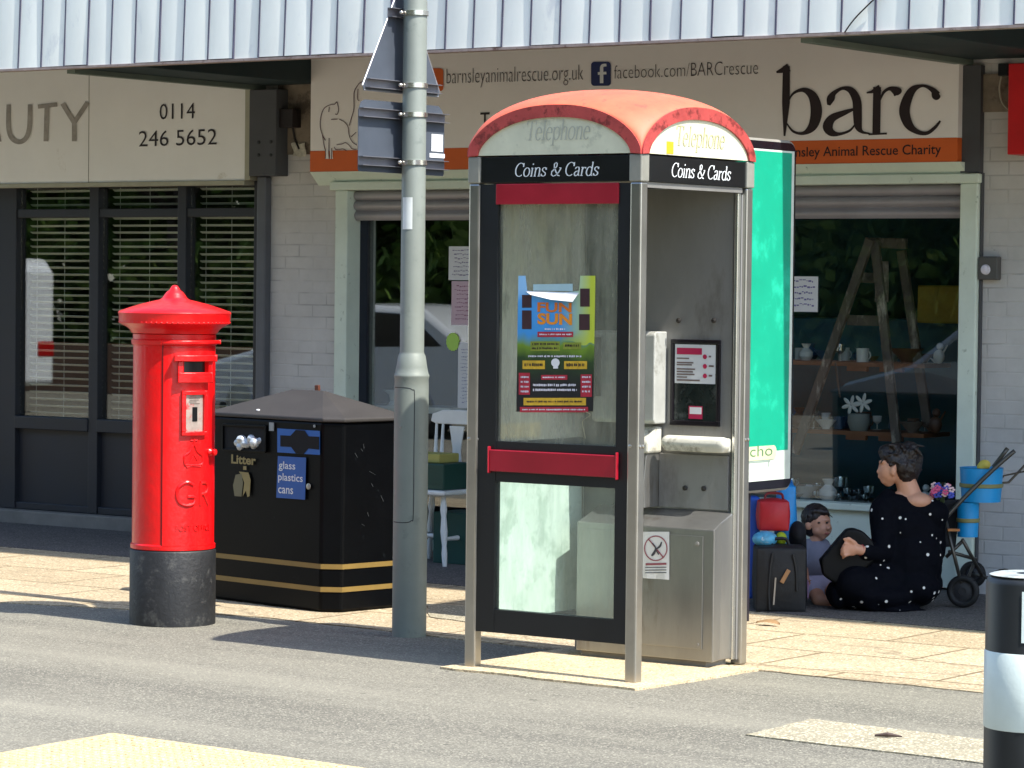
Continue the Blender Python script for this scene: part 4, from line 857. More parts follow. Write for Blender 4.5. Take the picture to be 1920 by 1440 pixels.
# warning paper on cabinet
wp = thing('warning_notice', PY(1230, 1085, PYF-.008), 'white paper with a crossed-out circle symbol stuck on the steel phone cabinet', 'notice')
Yp = PYF-.009
def pfn(a, b, l_=0): p = PY(a, b, Yp); p.y -= .0015+l_; return p
mb = MB(); mb.grid(lambda a, b: PY(1205+50*a, 1084-87*b+(3*a if b < .1 else 0), Yp)+V((0, -.006*max(0, .3-b)*math.sin(9*a), 0)), 6, 8); mb.build('sheet', paper, wp)
mb = MB(); ci = [(1230+21*math.cos(i*math.pi/14), 1028+23*math.sin(i*math.pi/14), 2.2) for i in range(29)]; ribbon(mb, ci, pfn, .0005); ribbon(mb, [(1216, 1010, 2.4), (1245, 1046, 2.4)], pfn, .001)
ribbon(mb, [(1211, 1058, 4), (1250, 1057, 4)], pfn, .0005); mb.build('symbol_ring', M('dull_red_print', '#8a4a55', .6), wp)
mb = MB()
ribbon(mb, cr([(1224, 1018, 2), (1230, 1028, 3), (1226, 1038, 5), (1222, 1042, 3)], 5), pfn, .0012); ribbon(mb, cr([(1230, 1030, 2), (1238, 1024, 4), (1241, 1016, 2)], 5), pfn, .0014); ribbon(mb, [(1230, 1030, 2), (1236, 1040, 2.5)], pfn, .0016)
for y in (1064, 1069, 1074): ribbon(mb, [(1210, y, 1.5), (1250, y-.5, 1.5)], pfn, .0005)
mb.build('symbol', M('dark_print', '#3b3b44', .6), wp)
# gig poster stuck on the glass
EP = thing('event_poster', PY(1043, 772, DY-.006), 'torn colourful event poster stuck on the kiosk door glass', 'poster')
PYp = DY-.004
def efn(a, b, l_=0): p = PY(a, b, PYp); p.y -= l_; return p
e0, e1_ = efn(968, 772), efn(1116, 517)
mt = bpy.data.materials.new('poster_print'); mt.use_nodes = True; n = mt.node_tree.nodes; l = mt.node_tree.links
tc = n.new('ShaderNodeTexCoord'); se = n.new('ShaderNodeSeparateXYZ'); l.new(tc.outputs['Generated'], se.inputs[0])
nz = n.new('ShaderNodeTexNoise'); nz.inputs['Scale'].default_value = 4; l.new(tc.outputs['Generated'], nz.inputs['Vector'])
ad = n.new('ShaderNodeMath'); ad.operation = 'MULTIPLY_ADD'; ad.inputs[1].default_value = .18; l.new(nz.outputs[0], ad.inputs[0]); l.new(se.outputs[2], ad.inputs[2])
r = n.new('ShaderNodeValToRGB'); cr_ = r.color_ramp; cr_.elements[0].position = .3; cr_.elements[0].color = lin('#141418'); cr_.elements[1].position = .47; cr_.elements[1].color = lin('#27401c')
for pos, c in ((.58, '#6b8a22'), (.68, '#3b8fd0'), (.9, '#4a9ce0'), (1., '#8fc0e8')): e = cr_.elements.new(pos); e.color = lin(c)
r2 = n.new('ShaderNodeValToRGB'); r2.color_ramp.elements[0].position = .55; r2.color_ramp.elements[1].position = .95; l.new(se.outputs[0], r2.inputs[0])
mx = n.new('ShaderNodeMix'); mx.data_type = 'RGBA'; l.new(ad.outputs[0], r.inputs[0]); l.new(r.outputs[0], mx.inputs[6]); mx.inputs[7].default_value = lin('#b8c43a')
gt = n.new('ShaderNodeMath'); gt.operation = 'GREATER_THAN'; gt.inputs[1].default_value = .6; l.new(ad.outputs[0], gt.inputs[0])
mm = n.new('ShaderNodeMath'); mm.operation = 'MULTIPLY'; l.new(gt.outputs[0], mm.inputs[0]); l.new(r2.outputs[0], mm.inputs[1]); l.new(mm.outputs[0], mx.inputs[0])
l.new(mx.outputs[2], n['Principled BSDF'].inputs['Base Color']); n['Principled BSDF'].inputs['Roughness'].default_value = .45
mb = MB()
out = [(968, 772), (1112, 771), (1116, 517), (1088, 517), (1086, 545), (1040, 551), (988, 545), (985, 517), (972, 517)]
mb.add([efn(a, b) for a, b in out]+[efn(a, b, -.0015) for a, b in out], [list(range(9)), list(range(9, 18))[::-1]]+[(i, 9+i, 9+(i+1) % 9, (i+1) % 9) for i in range(9)]); mb.build('sheet', mt, EP)
mb = MB(); mb.add([efn(986, 546, .002), efn(1086, 549, .002), efn(1079, 566, .022), efn(1040, 562, .028), efn(1000, 553, .02)], [(0, 1, 2, 3, 4)]); o = mb.build('folded_flap', paper, EP); o.modifiers.new('s', 'SOLIDIFY').thickness = .001
mb = MB(); mb.add([efn(1000, 545, .001), efn(1000, 533, .001), efn(1074, 532, .001), efn(1074, 546, .001)], [(3, 2, 1, 0)]); mb.build('torn_strip', M('pale_blue_strip', '#9dbac0', .6), EP)
def ebox(mb, x0, y0, x1, y1, lf): mb.add([efn(x0, y1, lf), efn(x1, y1, lf), efn(x1, y0, lf), efn(x0, y0, lf)], [(0, 1, 2, 3)])
def part(nm, col, boxes, lf=.0012):
    for b_ in boxes:
        mb = MB(); ebox(mb, *b_, lf); mb.build(nm, M('poster_'+col[1:], col, .5, 0, .25, 40), EP)
part('photo', '#3a1f24', [(979, 553, 997, 577), (979, 582, 997, 617), (1088, 541, 1106, 575), (1086, 589, 1106, 619)])
part('red_box', '#a82034', [(1008, 622, 1075, 632), (973, 699, 994, 740), (1089, 702, 1110, 744), (1015, 703, 1064, 712), (975, 763, 1103, 773)])
part('yellow_box', '#c9a02a', [(980, 676, 1022, 692), (1058, 677, 1101, 692), (982, 746, 1099, 760)])
part('olive_box', '#7f8a2c', [(995, 640, 1050, 658), (1056, 642, 1090, 655)])
def etext(s, x0, yb, x1, h, col, lf=.002, **kk):
    mb = MB(); a = efn(x0, yb, lf); b = efn(x1, yb, lf); text(mb, s, a, X3, Z3, width=(b.x-a.x), height=h*.00235, **kk); return mb.build('lettering', M('ink_'+col[1:], col, .5), EP)
etext('FUN', 1008, 584, 1072, 17, '#d8741c', bold=.03); etext('SUN', 1008, 607, 1073, 20, '#e08a1c', bold=.04)
mb = MB(); rnd = random.Random(5)
def dashes(x0, x1, y, h):
    x = x0
    while x < x1: w_ = rnd.uniform(1, 3); ebox(mb, x, y-h/2*rnd.uniform(.6, 1), min(x+w_, x1), y+h/2*rnd.uniform(.6, 1), .0026); x += w_+rnd.choice((.5, .7, .7, 2.2))
for a in ((1012, 1072, 627, 3), (991, 1091, 668, 4), (1000, 1080, 722, 5), (1000, 1082, 731, 5), (1018, 1060, 707.5, 3), (980, 1098, 768, 3)): dashes(*a)
for y in (707, 716, 725, 734): dashes(977, 992, y, 4); dashes(1092, 1108, y, 4)
for y in (617,): dashes(1022, 1060, y, 4)
mb.build('small_print', M('print_pale', '#cfcbd4', .6), EP)
mb = MB(); dashes(984, 1018, 684, 7); dashes(1062, 1096, 684, 7); dashes(988, 1094, 753, 4); dashes(998, 1048, 645, 4); dashes(998, 1048, 653, 4); dashes(1060, 1086, 648, 5)
mb.build('dark_print', M('print_dark', '#33291c', .6), EP)
mb = MB(); disc(mb, 1042, 680, 8, lambda a, b, l_: efn(a, b, .0024)); ebox(mb, 1038, 684, 1047, 691, .0028); mb.build('white_emblem', paper, EP)
mb = MB(); mb.tube([efn(a, b, .006) for a, b in cr([(1100, 772), (1108, 778), (1094, 790), (1096, 806), (1099, 822)], 5)], .0015, 5); mb.build('loose_tape', M('tape', '#8d8a6c', .4), EP)

# ------------------------------------------------------------------ green poster panel behind the kiosk
AX = PX(1410, 1168, -8.04).x
AP = thing('poster_panel', (AX, 13.2, 0), 'tall freestanding panel with a bright green poster behind the kiosk', 'poster panel')
ay1 = 13.82; ay0 = ay1-1.25; az0, az1 = .66, 2.46
def rrect(y0, y1, z0, z1, r, k_=6):
    pts = []
    for cy_, cz_, a0 in ((y1-r, z1-r, 0), (y0+r, z1-r, 90), (y0+r, z0+r, 180), (y1-r, z0+r, 270)):
        for i in range(k_+1): a = math.radians(a0+90*i/k_); pts.append((cy_+r*math.cos(a), cz_+r*math.sin(a)))
    return pts
mb = MB(); mb.prism(rrect(ay0, ay1, az0, az1, .07), (AX-.10, 0, 0), Y3, Z3, X3, .10); mb.build('case', M('case_alu', '#b5b2a8', .4, .5, .1), AP, bevel=.012)
mb = MB(); mb.prism(rrect(ay0+.014, ay1-.014, az0+.014, az1-.014, .06), (AX+.0005, 0, 0), Y3, Z3, X3, .004); mb.build('black_border', M('border_black', '#15151c', .25), AP)
mb = MB(); mb.box(AX+.005, AX+.007, ay0+.05, ay1-.034, az0+.06, az1-.055); mb.build('poster_base', M('poster_white', '#c9d3c8', .45), AP)
mb = MB(); mb.box(AX+.0075, AX+.0085, ay0+.055, ay1-.062, az0+.21, az1-.065); mb.build('poster_green', M('poster_green', '#0a9a7a', .45, 0, .1, 3, col2='#20b492', thr=(.58, 3)), AP)
mb = MB(); za, zb = PX(1430, 862, AX).z, PX(1430, 836, AX).z; mb.prism(rrect(13.0, 13.64, za, zb, .03), (AX+.009, 0, 0), Y3, Z3, X3, .001); mb.build('cream_pill', M('pill_cream', '#cdd0a4', .5), AP)
mb = MB(); text(mb, 'echo', V((AX+.0108, 13.30, za+.02)), Y3, Z3, width=.3, height=.055); mb.build('lettering', M('pill_ink', '#5a7a5c', .5), AP)
mb = MB(); mb.box(AX+.0075, AX+.0085, 13.2, 13.58, az0+.155, az0+.162).box(AX+.0075, AX+.0085, 13.565, 13.572, az0+.13, az0+.155); mb.build('poster_line', M('poster_line_grey', '#8a9a90', .5), AP)
for y in (13.43, 12.75):
    mb = MB(); mb.box(AX-.07, AX-.03, y-.03, y+.03, 0, az0+.01); mb.build('leg', M('leg_dark', '#1b1722', .5), AP, bevel=.004)

# ------------------------------------------------------------------ pillar box
PBX, PBY = -10.245, 11.51
pb = thing('pillar_box', (PBX, PBY, 0), 'bright red cast iron pillar box with black base', 'pillar box')
c = V((PBX, PBY, 0)); Rb = .208
mb = MB(); mb.lathe([(Rb+.006, 0), (Rb+.006, .365), (Rb+.002, .372), (Rb-.006, .376)], c, 64); mb.build('base', pillar_blk, pb, smooth=True)
mb = MB(); mb.lathe([(Rb-.012, .37), (Rb+.003, .378), (Rb+.003, .398), (Rb-.004, .404), (Rb-.004, 1.385), (Rb+.004, 1.39), (Rb+.006, 1.41), (Rb-.002, 1.416), (Rb-.002, 1.44)], c, 64); body = mb.build('body', pillar_red, pb, smooth=True)
mb = MB(); mb.lathe([(Rb-.01, 1.44), (Rb+.004, 1.445), (Rb+.014, 1.462), (Rb+.03, 1.475), (.262, 1.487), (.275, 1.494), (.277, 1.535), (.281, 1.545), (.275, 1.553), (.23, 1.569), (.17, 1.588), (.11, 1.603), (.075, 1.611), (.062, 1.620), (.05, 1.638), (.040, 1.650), (.028, 1.658), (.02, 1.672), (.012, 1.681), (0, 1.684)], c, 72)
mb.build('cap', pillar_red, pb, smooth=True)
mb = MB()
for i in range(64):
    a = i*2*math.pi/64; mb.ell((PBX+.270*math.cos(a), PBY+.270*math.sin(a), 1.499), (.0085, .0085, .006), 7, 5)
mb.build('cap_beading', pillar_red, pb, smooth='all')
th0 = math.atan2(-.35, .94)      # direction the aperture faces
def cyl(a, z, r=0): return V((PBX+(Rb+r)*math.cos(th0+a/Rb), PBY+(Rb+r)*math.sin(th0+a/Rb), z))
def cpatch(mb, a0, a1, z0, z1, r0, r1, n_=8):   # curved slab on the drum
    k_ = n_+1; vs = []
    for rr_ in (r0, r1):
        for z in (z0, z1): vs += [cyl(a0+(a1-a0)*i/n_, z, rr_) for i in range(k_)]
    f = []
    for i in range(n_): f += [(2*k_+i, 2*k_+i+1, 3*k_+i+1, 3*k_+i), (i, 2*k_+i, 2*k_+i+1, i+1)[::-1], (k_+i, k_+i+1, 3*k_+i+1, 3*k_+i)[::-1]]
    f += [(0, k_, 3*k_, 2*k_), (n_, 2*k_+n_, 3*k_+n_, k_+n_)]
    mb.add(vs, f)
mb = MB(); cpatch(mb, -.155, .16, .40, 1.375, -.006, .003, 20); dr_ = mb.build('door', pillar_red, pb, smooth=True)
mb = MB(); cpatch(mb, -.162, -.1555, .40, 1.40, -.008, -.001, 3); mb.build('door_seam', M('seam_dark_red', '#6b0609', .6), pb)
mb = MB(); cpatch(mb, -.16, .165, 1.395, 1.412, 0, .028, 20); mb.build('drip_moulding', pillar_red, pb, smooth=True, bevel=.003)
zq = 1.255
ap = MB(); cpatch(ap, -.10, .10, zq+.055, zq+.085, 0, .045, 10); cpatch(ap, -.085, -.06, zq-.035, zq+.055, 0, .03, 4); cpatch(ap, .06, .085, zq-.035, zq+.055, 0, .03, 4); cpatch(ap, -.085, .085, zq-.05, zq-.0, 0, .034, 10)
apo = ap.build('posting_hood', pillar_red, pb, smooth=True, bevel=.003)
mb = MB(); cpatch(mb, -.059, .059, zq+.001, zq+.054, 0, .006, 8); mb.build('posting_slot', black, apo)
zc0, zc1 = .965, 1.145
fr_ = MB(); cpatch(fr_, -.065, -.047, zc0, zc1, 0, .02, 2); cpatch(fr_, .047, .065, zc0, zc1, 0, .02, 2); cpatch(fr_, -.065, .065, zc1+.0005, zc1+.02, 0, .02, 6); cpatch(fr_, -.065, .065, zc0-.02, zc0-.0005, 0, .02, 6)
fo = fr_.build('collection_frame', pillar_red, pb, smooth=True, bevel=.002)
mb = MB(); cpatch(mb, -.046, .046, zc0, zc1, 0, .008, 5); mb.build('collection_plate', M('worn_plate', '#a89a90', .35, .2, .2, 20, col2='#c04a48', thr=(.6, 24)), fo)
mb = MB()
for i, (a_, b_) in enumerate(((-.03, .03), (-.026, .022), (-.03, .01), (-.024, .028))): z_ = zc1-.018-.009*i; cpatch(mb, a_, b_, z_, z_+.003, 0, .0088, 3)
mb.build('plate_print', M('plate_ink', '#4a3d38', .6), fo)
mb = MB(); cpatch(mb, -.012, .014, zc0+.05, zc0+.12, 0, .010, 3); mb.build('number_slot', black, fo)
mb = MB(); q = cyl(.105, .86, -.01); d_ = V((math.cos(th0+.105/Rb), math.sin(th0+.105/Rb), 0)); mb.lathe([(.02, 0), (.02, .02), (.012, .03), (.016, .04), (.016, .048), (.006, .054)], q, 16, d_); mb.build('lock_knob', pillar_red, pb, smooth=True)
mb = MB()
def relief(pts, r, z=None): mb.tube([cyl(a, zz, .003) for a, zz in pts], r, 8)
relief(cr([(.0, .70), (-.035, .715), (-.075, .69), (-.085, .655), (-.07, .615), (-.035, .60), (.0, .61), (.005, .64), (-.03, .642)], 5), .0085)
relief([(.04, .60), (.04, .71)], .0085); relief(cr([(.04, .71), (.075, .71), (.088, .685), (.075, .66), (.04, .655)], 5), .0085); relief([(.06, .655), (.095, .60)], .0085)
relief(cr([(-.045, .80), (-.05, .84), (-.02, .865), (.0, .90), (.02, .865), (.05, .84), (.045, .80), (-.045, .80)], 4), .006); relief([(-.04, .79), (.04, .79)], .006); relief([(0, .90), (0, .93)], .006); relief([(-.02, .92), (.02, .92)], .005); relief([(-.02, .82), (0, .85), (.02, .82)], .004)
mb.build('royal_cipher', pillar_red, pb, smooth=True)
mb = MB(); text(mb, 'POST OFFICE', V(), X3, Z3, width=.2, height=.028, wrap=lambda a, b: cyl(a-.09, .475+b, .0055)); o = mb.build('raised_lettering', pillar_red, pb); s_ = o.modifiers.new('s', 'SOLIDIFY'); s_.thickness = .004; s_.offset = 0

# ------------------------------------------------------------------ twin litter bin
BA = math.radians(-9.5); bu = V((math.cos(BA), math.sin(BA), 0)); bv = V((-math.sin(BA), math.cos(BA), 0))
F2 = G(600, 1150); BH = .985
LB = thing('litter_bin', F2-bu*.4+bv*.3, 'black double litter and recycling bin with two gold bands', 'litter bin')
bw_, bd_, ch_ = .87, .40, .085
foot = [(-bw_, 0), (0, 0), (ch_, ch_*.85), (ch_, ch_+bd_), (0, 2*ch_+bd_), (-bw_, 2*ch_+bd_), (-bw_-ch_, ch_+bd_), (-bw_-ch_, ch_)]
def bp(a, b, z): return F2+bu*a+bv*b+Z3*z
def ring(s, z): cx_, cy_ = -bw_/2, ch_+bd_/2; return [bp(cx_+(a-cx_)*s, cy_+(b-cy_)*s, z) for a, b in foot]
def loft(mb, rings):
    n_ = 8; vs = [q for r_ in rings for q in r_]
    fs = [(i*n_+j, i*n_+(j+1) % n_, (i+1)*n_+(j+1) % n_, (i+1)*n_+j) for i in range(len(rings)-1) for j in range(n_)]
    fs += [list(range(n_))[::-1], [(len(rings)-1)*n_+j for j in range(n_)]]; mb.add(vs, fs)
mb = MB(); loft(mb, [ring(1, .01), ring(1.0, .05), ring(1.03, BH-.03), ring(1.03, BH)]); bbody = mb.build('body', bin_blk, LB, bevel=.012)
mb = MB(); cen = bp(-bw_/2, ch_+bd_/2, 0)
R1_ = ring(1.055, BH+.002); R2_ = ring(1.055, BH+.022); T1 = cen-bu*.12+Z3*(BH+.15); T2 = cen+bu*.12+Z3*(BH+.15)
vs = R1_+R2_+[T1, T2]; fs = [(j, (j+1) % 8, 8+(j+1) % 8, 8+j) for j in range(8)]+[list(range(8))[::-1]]
fs += [(8, 9, 17, 16), (9, 10, 17), (10, 11, 17), (11, 12, 17), (12, 13, 16, 17), (13, 14, 16), (14, 15, 16), (15, 8, 16)]
mb.add(vs, fs); mb.build('roof', bin_roof, LB, bevel=.006)
for z in (PY(600, 1105, F2.y).z, PY(600, 1062, F2.y).z):
    mb = MB(); s_ = 1.006+.03*z/BH; A = ring(s_, z-.013); B_ = ring(s_, z+.013); mb.add(A+B_, [(j, (j+1) % 8, 8+(j+1) % 8, 8+j) for j in range(8)]); mb.build('gold_band', gold, LB)
# front face frame of reference: photo point -> bin front plane
bn = -bv
def BF(x, y, lift=.0):
    pl = F2-bv*.012; d = ray(x, y); t = (pl-V((0, 0, H))).dot(bn)/d.dot(bn); return V((0, 0, H))+d*t+bn*lift
def bpoly(mb, pts, lift): mb.add([BF(a, b, lift) for a, b in pts], [list(range(len(pts)))[::-1]])
deep = M('bin_opening', '#020304', .9)
def brim(name, x0, y0, x1, y1, mat, t, d=.012):
    mb = MB(); P = [BF(x0, y0+0), BF(x1, y0+(x1-x0)*.045), BF(x1, y1+(x1-x0)*.045), BF(x0, y1)]
    for i in range(4): a, b = P[i], P[(i+1) % 4]; mb.bar(a+bn*.006, b+bn*.006, t, d, bn)
    return mb.build(name, mat, LB, bevel=.002)
mb = MB(); bpoly(mb, [(422, 796), (498, 801), (498, 846), (422, 842)], .003); op = mb.build('litter_opening', deep, LB)
brim('opening_rim', 420, 796, 500, 843, bin_blk, .012)
mb = MB(); bpoly(mb, [(521, 803), (601, 808), (601, 853), (521, 848)], .004); mb.build('recycling_surround', blue_p, LB)
mb = MB(); bpoly(mb, [(527, 816), (546, 817), (556, 806), (573, 807), (580, 818), (600, 819), (600, 843), (580, 841), (571, 851), (556, 850), (547, 838), (527, 837)], .0055); mb.build('recycling_opening', deep, LB)
mb = MB(); bpoly(mb, [(522, 855), (575, 858), (573, 937), (519, 933)], .004); mb.build('label_plate', M('label_blue', '#15539e', .4), LB)
def btext(mb, s, x0, yb, x1, hpx, bold=0):
    a = BF(x0, yb, .0052); b = BF(x1, yb+(x1-x0)*.04, .0052); text(mb, s, a, bu, Z3, width=(b-a).dot(bu), height=hpx*.00272, bold=bold)
mb = MB(); btext(mb, 'glass', 524, 878, 555, 14, .01); btext(mb, 'plastics', 523, 900, 569, 14, .01); btext(mb, 'cans', 523, 924, 551, 11, .01); mb.build('lettering', white_ink, LB)
mb = MB(); btext(mb, 'Litter', 435, 868, 481, 17, .03); mb.build('litter_lettering', gold_i, LB)
mb = MB()
bpoly(mb, [(457, 874), (463, 874), (463, 881), (457, 881)], .004); bpoly(mb, [(449, 884), (467, 886), (471, 900), (469, 930), (465, 932), (462, 920), (456, 931), (459, 905), (455, 894)], .004); mb.build('binman_symbol', gold_i, LB)
mb = MB(); bpoly(mb, [(443, 890), (454, 888), (457, 905), (454, 931), (441, 930), (438, 910)], .0045); mb.build('bin_symbol', M('symbol_grey', '#6a6447', .5), LB)
mb = MB(); q = BF(579, 912, .0); mb.lathe([(.016, 0), (.016, .004), (.006, .006)], q, 14, bn); mb.build('lock', M('lock_alu', '#9a9a96', .3, .7), LB)
mb = MB(); rs_ = random.Random(8)
for i in range(8):
    b_ = ch_+rs_.uniform(.03, bd_-.03); z_ = rs_.uniform(.45, .85); L_ = rs_.uniform(.015, .05); p_ = bp(ch_*1.0+.0215*z_+.001, b_, z_); t_2 = (Z3*rs_.uniform(-1, 1)+bv*rs_.uniform(-.5, .5)).normalized()
    mb.quad(p_, p_+t_2*L_, p_+t_2*L_+bv*.002+Z3*.001, p_+bv*.003)
mb.build('scratches', M('scratch_grey', '#34383a', .6), LB)
mb = MB(); q = BF(590, 799, 0); mb.lathe([(.008, 0), (.008, .004)], q, 10, bn); q = BF(510, 800, 0); mb.obox(q+bn*.003, bu*.018, Z3*.022, bn*.002); mb.build('rivet', M('sticker_grey', '#8c9290', .5), LB)
# rubbish in the opening
rb = MB(); random.seed(3)
for a_, b_, r_ in ((446, 830, .03), (455, 823, .036), (462, 832, .04), (472, 822, .03), (480, 830, .034), (487, 826, .022), (452, 838, .026), (476, 836, .028)):
    rb.ell(BF(a_, b_)+bn*random.uniform(-.01, .012), (r_*random.uniform(.7, 1.2), r_, r_*random.uniform(.6, 1)), 6, 4)
rb_o = rb.build('crumpled_wrapper', M('wrapper', '#b9c0c4', .3, .3, .3, 30, .4, 40, col2='#b04a44', thr=(.62, 25)), remesh=.006, soft=1); tag(rb_o, 'crumpled silver and red wrapper poking out of the litter slot', 'litter')
mb = MB(); q = PY(484, 769, F2.y+.12); mb.ell(q, (.012, .012, .006), 8, 5); tag(mb.build('pebble', paper), 'tiny white scrap lying on the sloping bin roof', 'scrap')
# timber piece behind the bin
mb = MB(); p = PY(595, 722, 13.6); mb.bar(PY(595, 722, 13.6), PY(597, 772, 13.6), .028, .02, (0, 1, 0)); mb.bar(PY(596, 750, 13.62), PY(672, 775, 13.62), .02, .02); mb.bar(PY(597, 772, 13.62), (PY(597, 772, 13.62).x, 13.62, 0), .02, .02, (0, 1, 0)); mb.bar(PY(668, 775, 13.62), (PY(668, 775, 13.62).x, 13.62, 0), .02, .02, (0, 1, 0))
tag(mb.build('timber_stand', M('brown_timber', '#5a2f1d', .6), bevel=.003), 'brown timber stand sticking up behind the black litter bin', 'stand')

# ------------------------------------------------------------------ lamp post with road signs
LPX, LPY = -9.005, 11.83
lp = thing('lamp_post', (LPX, LPY, 0), 'pale grey steel lamp post carrying the backs of road signs', 'lamp post')
c = V((LPX, LPY, 0)); pr = .0585; br_ = .083
lean = -.003
mb = MB(); mb.lathe([(br_, -.02), (br_, 1.20), (br_-.001, 1.245), (br_+.003, 1.255), (br_+.003, 1.262), (br_-.002, 1.27), (br_-.008, 1.30), (pr+.008, 1.355), (pr+.002, 1.365), (pr, 1.375), (pr-.004, 6)], c, 48); mb.build('column', pole_m, lp, smooth=True)
# inspection door: raised curved outline on the base
thd = math.atan2(-(.815), .58*1) ; thd = math.atan2(-.96, .1)
def dcy(a, z, r): t = thd+a/br_; return V((LPX+(br_+r)*math.cos(t), LPY+(br_+r)*math.sin(t), z))
dz0, dz1 = PY(760, 980, LPY-.08).z, PY(760, 727, LPY-.08).z
dd = MB(); k0 = 10
ptsd = [(-.05+.1*i/k0, z) for i in range(k0+1) for z in (0,)]
dl = cr([(-.06, dz1), (.02, dz1), (.05, dz1-.01), (.06, dz1-.04), (.06, (dz0+dz1)/2), (.06, dz0+.04), (.05, dz0+.01), (.02, dz0), (-.06, dz0)], 5)
mb = MB(); mb.tube([dcy(a, z, -.0005) for a, z in dl], .0022, 6); mb.build('door_gap', M('gap_dark', '#1b2024', .7), lp)
mb = MB(); mb.lathe([(.007, 0), (.007, .003), (.003, .004)], dcy(-.01, dz1-.19, 0), 8, (math.cos(thd), math.sin(thd), 0)); mb.build('door_lock', steel_d, lp)
# white sticker wrapped on the pole
ths = math.atan2(-.85, .5)
mb = MB(); z0s, z1s = PY(765, 430, LPY-.05).z, PY(765, 370, LPY-.05).z
mb.grid(lambda a, b: V((LPX+(pr+.001)*math.cos(ths-.9+.95*a), LPY+(pr+.001)*math.sin(ths-.9+.95*a), z0s+(z1s-z0s)*b)), 8, 1); mb.build('sticker', M('sticker_white', '#cdd2d0', .4), lp)
# signs: backs face +X; plates stand just beyond the pole
def spz(y, x=770): return PX(x, y, LPX).z
SXp = LPX-.085
def sy(x, y): return PX(x, y, SXp).y
def clamp_ring(z, par):
    mb = MB(); mb.lathe([(pr+.001, z-.011), (pr+.006, z-.011), (pr+.006, z+.011), (pr+.001, z+.011)], (LPX, LPY, 0), 28)
    mb.ell((LPX-.03, LPY-pr-.012, z), (.012, .012, .01), 10, 7); mb.build('clamp', M('clamp_bright', '#c9c6be', .25, .9), par, smooth=True)
def channel(z, y0, y1, par):
    mb = MB(); mb.box(SXp+.004, SXp+.034, y0, y1, z-.022, z-.019).box(SXp+.004, SXp+.034, y0, y1, z+.019, z+.022).box(SXp+.003, SXp+.006, y0, y1, z-.0185, z+.0185); mb.build('channel', sign_ch, par)
ts = thing('road_sign', (SXp, LPY, spz(165)), 'back of a triangular road sign at the top of the lamp post', 'road sign')
ya, yb_ = sy(679, 160), sy(824, 170); zb_ = PX(700, 158, SXp).z-.03
ym = (ya+yb_)/2; hs = (yb_-ya)*.866
mb = MB(); mb.prism([(ya+.01, zb_), (yb_-.01, zb_), (yb_, zb_+.02), (ym+.015, zb_+hs*1.0), (ym-.015, zb_+hs*1.0), (ya, zb_+.02)], (SXp, 0, 0), Y3, Z3, X3, .003); mb.build('plate', sign_bk, ts)
mb = MB(); mb.tube([(SXp+.001, ya, zb_+.02), (SXp+.001, ym-.015, zb_+hs)], .004, 6).tube([(SXp+.001, yb_, zb_+.02), (SXp+.001, ym+.015, zb_+hs)], .004, 6).tube([(SXp+.001, ya+.01, zb_), (SXp+.001, yb_-.01, zb_)], .004, 6); mb.build('edge_trim', M('edge_alu', '#a8a9ac', .35, .7), ts)
zt_ = spz(160); channel(zt_, ya+.02, yb_-.02, ts); clamp_ring(zt_, ts)
zt2_ = spz(24); w2 = .17; channel(zt2_, ym-.12, ym+.12, ts); clamp_ring(zt2_, ts)
rsn = thing('road_sign', (SXp, LPY, spz(320)), 'back of a rectangular road sign with rounded top, below the triangle on the lamp post', 'road sign')
yc, yd = sy(671, 250), sy(832, 250); z0r, z1r = PX(690, 322, SXp).z, PX(690, 187, SXp).z
mb = MB(); mb.prism([(yc+.008, z0r), (yd-.008, z0r), (yd, z0r+.01), (yd, z1r-.055), (yd-.02, z1r-.02), (yd-.05, z1r), (yc+.05, z1r), (yc+.02, z1r-.012), (yc, z1r-.05), (yc, z0r+.01)], (SXp, 0, 0), Y3, Z3, X3, .003); mb.build('plate', sign_bk, rsn)
for yy in (215, 305): z_ = spz(yy); channel(z_, yc, yd, rsn); clamp_ring(z_, rsn)
mb = MB(); a = sy(808, 252), sy(829, 252); mb.box(SXp+.0035, SXp+.005, a[0], a[1], PX(818, 284, SXp).z, PX(818, 252, SXp).z); mb.build('label', M('sticker_white2', '#d6d6d6', .5), rsn)
mb = MB(); mb.box(SXp+.0035, SXp+.006, sy(804, 290), sy(832, 290), PX(818, 296, SXp).z, PX(818, 288, SXp).z); mb.build('label', M('sticker_white2', '#d6d6d6', .5), rsn)

# ------------------------------------------------------------------ bollard at the right edge
q = G(1938, 1082, .98); bl = thing('bollard', (q.x, q.y, 0), 'black bollard with white reflective bands at the right edge', 'bollard')
c = V((q.x, q.y, 0)); Rr = .5*(1938-1850)*2*((q-V((0, 0, H))).dot(FW)/CF); mpp = (q-V((0, 0, H))).dot(FW)/CF
blk_pl = M('bollard_black', '#1a1d1f', .45, 0, .2); z_a = .98-(1227-1090)*mpp; z_b = .98-(1372-1090)*mpp
def brg(z0, z1, nm, mat, extra=0):
    mb = MB(); mb.lathe([(Rr+extra-.002, z0), (Rr+extra, z0+.003), (Rr+extra, z1-.003), (Rr+extra-.002, z1)], c, 56); return mb.build(nm, mat, bl, smooth=True)
mb = MB(); mb.lathe([(Rr, 0), (Rr, .965), (Rr-.003, .975), (Rr-.01, .981), (Rr-.05, .988), (0, .992)], c, 56); mb.build('body', blk_pl, bl, smooth=True)
wb = M('reflective_white', '#cfdcd8', .35, 0, .06, 8, .05, 90, col2='#b3bfba', thr=(.66, 10))
brg(z_b, z_a, 'white_band', wb, .002); brg(z_b-.43, z_b-.22, 'white_band', wb, .002)
